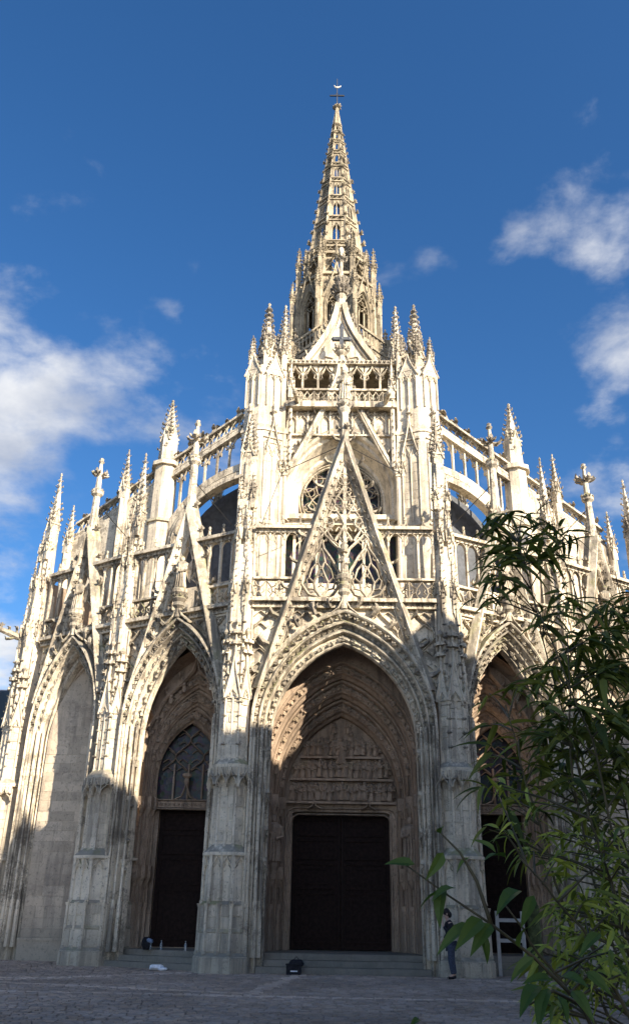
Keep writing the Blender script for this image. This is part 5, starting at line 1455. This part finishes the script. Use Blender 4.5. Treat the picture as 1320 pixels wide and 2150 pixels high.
add_sprays(14, (1020, 1110), (1070, 1230), (3.0, 3.5), (.12, .17), (5, 8))
add_sprays(9, (1120, 1210), (1080, 1220), (3.1, 3.6), (.12, .17), (5, 8))
add_sprays(8, (1010, 1080), (1160, 1260), (3.0, 3.4), (.11, .16), (5, 7))
add_sprays(30, (1140, 1340), (1230, 1420), (3.0, 3.8), (.12, .17), (6, 9))
add_sprays(44, (1110, 1340), (1400, 1580), (2.9, 3.9), (.12, .17), (6, 9))
add_sprays(34, (1120, 1340), (1560, 1740), (2.9, 3.8), (.11, .16), (5, 8))
add_sprays(10, (1020, 1120), (1420, 1640), (2.9, 3.4), (.09, .14), (4, 6))
add_sprays(7, (1010, 1110), (1640, 1800), (2.8, 3.2), (.08, .13), (4, 6))
plant('bamboo', 'dark bamboo with narrow leaves on tall canes at the right edge', 'bamboo', canes, sprays, LB, M_LEAF, 'leaf')
sprays = []
c2 = []
for (bx, ts) in (((.62, 2.4), ((1300, 2100), (1220, 1950), (1090, 1800))), ((.7, 2.6), ((1330, 2050), (1280, 1850), (1230, 1700))), ((.5, 2.3), ((1240, 2140), (1150, 2030), (1060, 1900))), ((.75, 2.7), ((1340, 2000), (1330, 1850), (1300, 1740)))):
    c2.append([(bx[0], bx[1], -.03)] + [tuple(at(x, y, bx[1] - .05 * i)) for i, (x, y) in enumerate(ts)])
add_sprays(52, (1120, 1340), (1730, 1960), (2.3, 3.1), (.06, .105), (5, 8))
add_sprays(36, (1120, 1340), (1940, 2150), (2.1, 2.9), (.06, .10), (5, 8))
add_sprays(9, (1030, 1120), (1640, 1800), (2.3, 2.7), (.055, .09), (4, 6))
plant('bamboo', 'low leafy green bamboo below the tall canes, bottom right corner', 'bamboo', c2, sprays, LB, M_LEAF3, 'leaf')
# broad-leaved shrub whose twig reaches in front of the portal
c3 = [[(.35, 1.9, -.03), tuple(at(1220, 2110, 1.9)), tuple(at(1120, 2010, 1.85)), tuple(at(1030, 1940, 1.8)), tuple(at(940, 1880, 1.8)), tuple(at(850, 1815, 1.8))],
      [tuple(at(1030, 1940, 1.8)), tuple(at(1000, 1850, 1.8)), tuple(at(965, 1790, 1.8)), tuple(at(925, 1750, 1.8))],
      [tuple(at(1220, 2110, 1.9)), tuple(at(1160, 2080, 1.75)), tuple(at(1110, 2110, 1.7))]]
root = thing('shrub', 'broad-leaved shrub whose thin twig reaches in front of the buttress right of the portal', 'shrub', c3[0][0])
inv = Matrix.Translation(-Vector(c3[0][0]))
for c in c3:
    m = MB(); pts = [Vector(c[i]).lerp(Vector(c[i + 1]), k / 4) for i in range(len(c) - 1) for k in range(4)] + [Vector(c[-1])]
    m.tube(pts, .0045, 6, .0015); o = m.obj('stem', M_CANE, root, True); o.matrix_parent_inverse = inv
me2 = LB2.mesh('leaf', M_LEAF2, True)
for (x0, y0, x1, y1, Y) in ((870, 1815, 800, 1805, 1.8), (925, 1872, 865, 1905, 1.78), (955, 1865, 900, 1878, 1.8), (925, 1750, 925, 1725, 1.8), (930, 1790, 895, 1850, 1.8), (1010, 1930, 955, 1985, 1.78), (1000, 1945, 905, 1985, 1.8),
                            (1040, 1790, 985, 1750, 1.8), (1030, 1940, 985, 2000, 1.78), (1010, 1960, 1030, 2030, 1.8), (1130, 2070, 1085, 2120, 1.7), (1150, 2075, 1120, 2160, 1.68), (1170, 2090, 1200, 2150, 1.7), (1160, 2060, 1095, 2050, 1.75), (1180, 2050, 1235, 2060, 1.75), (1120, 2010, 1060, 2060, 1.8), (1090, 1990, 1100, 1930, 1.8), (880, 2140, 860, 2150, 1.7),
                            (1060, 1800, 1010, 1790, 1.8), (1090, 1870, 1035, 1905, 1.8), (1120, 1880, 1090, 1950, 1.8), (1230, 2040, 1290, 2090, 1.8), (1200, 2080, 1250, 2140, 1.75), (1260, 1960, 1210, 2000, 1.85), (985, 1800, 950, 1830, 1.8), (930, 1860, 915, 1950, 1.8)):
    a, b = at(x0, y0, Y), at(x1, y1, Y - .03 + rnd.uniform(-.04, .04))
    W = leaf_matrix(a, b - a, (rnd.gauss(0, .4), -.6 + rnd.gauss(0, .3), .8), (b - a).length * .9)
    o = bpy.data.objects.new('leaf', me2); col.objects.link(o); o.parent = root; o.matrix_parent_inverse = inv; o.matrix_basis = W

# ------------------------------------------------------------------ people and small things
def skin(verts, edges, name, mat, parent=None, root=0, sub=2):
    """one continuous body surface grown round a skeleton: verts [(x, y, z, r[, ry])]"""
    me = bpy.data.meshes.new(name); me.from_pydata([v[:3] for v in verts], edges, [])
    o = bpy.data.objects.new(name, me); col.objects.link(o)
    md = o.modifiers.new('skin', 'SKIN'); md.use_smooth_shade = True
    sv = me.skin_vertices[0].data if me.skin_vertices else None
    if sv is None:
        bpy.context.view_layer.objects.active = o; me.skin_vertices.new() if hasattr(me.skin_vertices, 'new') else None; sv = me.skin_vertices[0].data
    for i, v in enumerate(verts): sv[i].radius = (v[3], v[4] if len(v) > 4 else v[3]); sv[i].use_root = (i == root)
    s2 = o.modifiers.new('sub', 'SUBSURF'); s2.levels = sub; s2.render_levels = sub
    dg = bpy.context.evaluated_depsgraph_get(); dg.update()
    nm = bpy.data.meshes.new_from_object(o.evaluated_get(dg)); o.modifiers.clear(); o.data = nm; nm.name = name
    nm.materials.clear(); nm.materials.append(mat); nm.polygons.foreach_set('use_smooth', [True] * len(nm.polygons))
    o.parent = parent
    return o
# person standing against the buttress right of the centre portal, looking down, hand raised to the face (faces -x)
pp = thing('person', 'person in dark jacket standing by the buttress, head bent, hand raised to face', 'person', (2.98, 27.0, 0))
V = [(0, 0, .94, .12, .15), (0, 0, 1.10, .11, .14), (-.01, 0, 1.26, .12, .15), (-.03, 0, 1.42, .09, .12), (-.06, 0, 1.50, .05), (-.09, 0, 1.60, .075, .085), (-.10, 0, 1.69, .07, .075),
     (-.02, -.19, 1.40, .055), (-.04, -.24, 1.14, .045), (-.20, -.16, 1.32, .035), (-.23, -.10, 1.46, .025),
     (-.02, .19, 1.40, .055), (-.02, .25, 1.13, .045), (-.16, .18, .98, .035), (-.22, .15, .94, .028),
     (0, -.10, .84, .095), (-.03, -.11, .48, .065), (.02, -.11, .10, .048), (-.12, -.12, .045, .04),
     (.02, .10, .84, .095), (.03, .11, .48, .065), (.09, .11, .10, .048), (-.04, .13, .045, .04)]
E_ = [(0, 1), (1, 2), (2, 3), (3, 4), (4, 5), (5, 6), (3, 7), (7, 8), (8, 9), (9, 10), (3, 11), (11, 12), (12, 13), (13, 14), (0, 15), (15, 16), (16, 17), (17, 18), (0, 19), (19, 20), (20, 21), (21, 22)]
body = skin(V, E_, 'body', M_SKIN, pp)
jk = [(x, y, z, r * 1.18 + .012, (rr[0] if rr else r) * 1.15 + .012) for (x, y, z, r, *rr) in V]
skin([jk[i] for i in (0, 1, 2, 3, 7, 8, 9, 11, 12, 13)] + [(-.05, 0, 1.47, .075)], [(0, 1), (1, 2), (2, 3), (3, 4), (4, 5), (5, 6), (3, 7), (7, 8), (8, 9), (3, 10)], 'jacket', M_BLACK, pp)
skin([jk[i] for i in (0, 15, 16, 17, 19, 20, 21)], [(0, 1), (1, 2), (2, 3), (0, 4), (4, 5), (5, 6)], 'trousers', M_DENIM, pp)
for s_, dx in ((-.115, 0), (.12, .08)): skin([(.06 + dx, s_, .05, .05), (-.02 + dx, s_, .05, .05), (-.13 + dx, s_ * 1.03, .04, .045)], [(0, 1), (1, 2)], 'shoe', M_BLACK, pp)
hm = MB(); hm.ell(-.075, 0, 1.675, .105, .095, .115, 12, 8); hm.ell(-.0, 0, 1.62, .07, .085, .09, 10, 6); hm.obj('hair', M_HAIR, pp, True)
fm = MB(); fm.ell(-.175, 0, 1.625, .022, .014, .02, 6, 5); fm.obj('nose', M_SKIN, pp, True)
for s_ in (-1, 1):
    e = MB(); e.ell(-.158, s_ * .033, 1.655, .01, .014, .009, 6, 4); e.obj('eye', M_BLACK, pp, True); e = MB(); e.ell(-.08, s_ * .088, 1.63, .02, .012, .03, 6, 4); e.obj('ear', M_SKIN, pp, True)
    h0 = Vector((-.23, -.10, 1.46)) if s_ < 0 else Vector((-.22, .15, .94)); dr_ = Vector((.25, .2, 1)) if s_ < 0 else Vector((-.5, -.1, -.6))
    dr_.normalize(); side = dr_.cross(Vector((1, 0, 0))).normalized()
    hv = [(*h0, .024), (*(h0 + dr_ * .05), .026)]; he = [(0, 1)]
    for k, (off, ln) in enumerate(((-.026, .055), (-.009, .07), (.009, .065), (.026, .05))):
        a = h0 + dr_ * .07 + side * off; b = a + dr_ * ln * .5 + Vector((.012, 0, 0)); c = b + dr_ * ln * .4 + Vector((.022, 0, 0)); i0 = len(hv)
        hv += [(*a, .009), (*b, .008), (*c, .007)]; he += [(1, i0), (i0, i0 + 1), (i0 + 1, i0 + 2)]
    i0 = len(hv); a = h0 + dr_ * .025 - side * .035; hv += [(*a, .010), (*(a + dr_ * .035 - side * .012), .008)]; he += [(0, i0), (i0, i0 + 1)]
    skin(hv, he, 'hand', M_SKIN, pp, 0, 1)

def softbox(m, x, y, z, sx, sy, sz, seed=0, n=6):
    r_ = random.Random(seed); rings = []
    for k in range(n + 1):
        t = k / n; s_ = max(.25, min(1, math.sin(math.pi * (t * .86 + .07)) ** .35))
        rings.append([(x + sx * s_ * math.copysign(abs(math.cos(a)) ** .5, math.cos(a)) * r_.uniform(.92, 1.06), y + sy * s_ * math.copysign(abs(math.sin(a)) ** .5, math.sin(a)) * r_.uniform(.92, 1.06), z + sz * t) for a in [2 * math.pi * j / 12 for j in range(12)]])
    m.loft(rings)
q = at(307, 1991, 30.4)
bp = thing('backpack', 'dark backpack with pale blue top leaning on the left door jamb', 'backpack', (q.x, q.y, .48))
m = MB(); softbox(m, 0, 0, 0, .16, .12, .36, 1); m.obj('bag', M_BLACK, bp, True)
m = MB(); m.M = Matrix.Rotation(.35, 4, 'Y'); softbox(m, .02, -.06, .22, .11, .08, .12, 2); m.obj('flap', M_BLUE, bp, True)
m = MB(); m.tube([(-.05, -.12, .1), (-.06, -.17, .22), (-.05, -.1, .36)], .016, 6); m.obj('strap', M_BLACK, bp, True)
BG = 'bottles on the step of the left door'
for px, lb in ((338, 'small clear bottle standing near the middle of the left door sill'), (389, 'small clear bottle near the right end of the left door sill'), (316, 'small clear bottle right beside the backpack')):
    q = at(px, 1992, 30.35 if px < 350 else 29.9)
    b_ = thing('bottle', lb, 'bottle', (q.x, q.y, .482), BG)
    m = MB(); m.lathe(0, 0, [(0, .035), (.02, .04), (.17, .04), (.21, .018), (.25, .015)], 10); m.obj('glass_body', M_BOTTLE, b_, True)
    m = MB(); m.lathe(0, 0, [(.25, .018), (.275, .018)], 8); m.obj('cap', M_WHITE, b_)
q = at(329, 2034, 28.6)
pb = thing('paper_bag', 'crumpled white paper bag lying on the setts before the left steps', 'litter', (q.x, 28.55, .0))
m = MB(); m.M = Matrix.Rotation(1.2, 4, 'X'); softbox(m, 0, .08, -.1, .22, .07, .22, 5); m.obj('bag', M_PAPER, pb)
m = MB(); softbox(m, .2, -.05, .0, .14, .1, .09, 7, 4); m.obj('crumpled_end', M_PAPER, pb)
q = at(617, 2035, 27.6)
dbx = thing('cardboard_box', 'black box and crate left at the foot of the centre steps', 'box', (q.x, 27.75, 0))
m = MB(); m.box(-.22, .2, -.16, .16, .0, .24); m.obj('body', M_BLACK, dbx)
m = MB(); m.box(-.24, .22, -.18, .18, .24, .275); m.obj('lid', M_BLACK, dbx)
m = MB(); m.box(-.1, .1, -.166, -.161, .08, .11); m.obj('label_strip', M_PAPER, dbx)
db2 = thing('bag', 'black bag lying on the lowest centre step', 'bag', (q.x + .05, 28.2, .167))
m = MB(); softbox(m, 0, 0, 0, .22, .14, .2, 9); m.obj('bag_body', M_BLACK, db2, True)
m = MB(); m.tube([(-.1, -.05, .17), (0, -.06, .28), (.1, -.05, .17)], .012, 6); m.obj('handle', M_BLACK, db2, True)
# white barrier frame and mossy post by the right door
bf = thing('barrier', 'white frame barrier with two rails before the right door', 'barrier', (5.0, 28.6, 0))
for x in (-.38, .38):
    m = MB(); m.box(x - .05, x + .05, -.04, .04, -.02, 1.75); m.obj('post', M_WHITE, bf)
for z in (.95, 1.5):
    m = MB(); m.box(-.33, .33, -.03, .03, z - .05, z + .05); m.obj('rail', M_WHITE, bf)
mp = MB(); mp.lathe(0, 0, [(-.03, .24), (.2, .21), (1.2, .20), (1.9, .19), (2.05, .12)], 12); o = mp.obj('wooden_post', M_MOSSPOST); o.location = (5.75, 28.75, 0)
tag(o, 'thick mossy green post right of the white barrier', 'post')
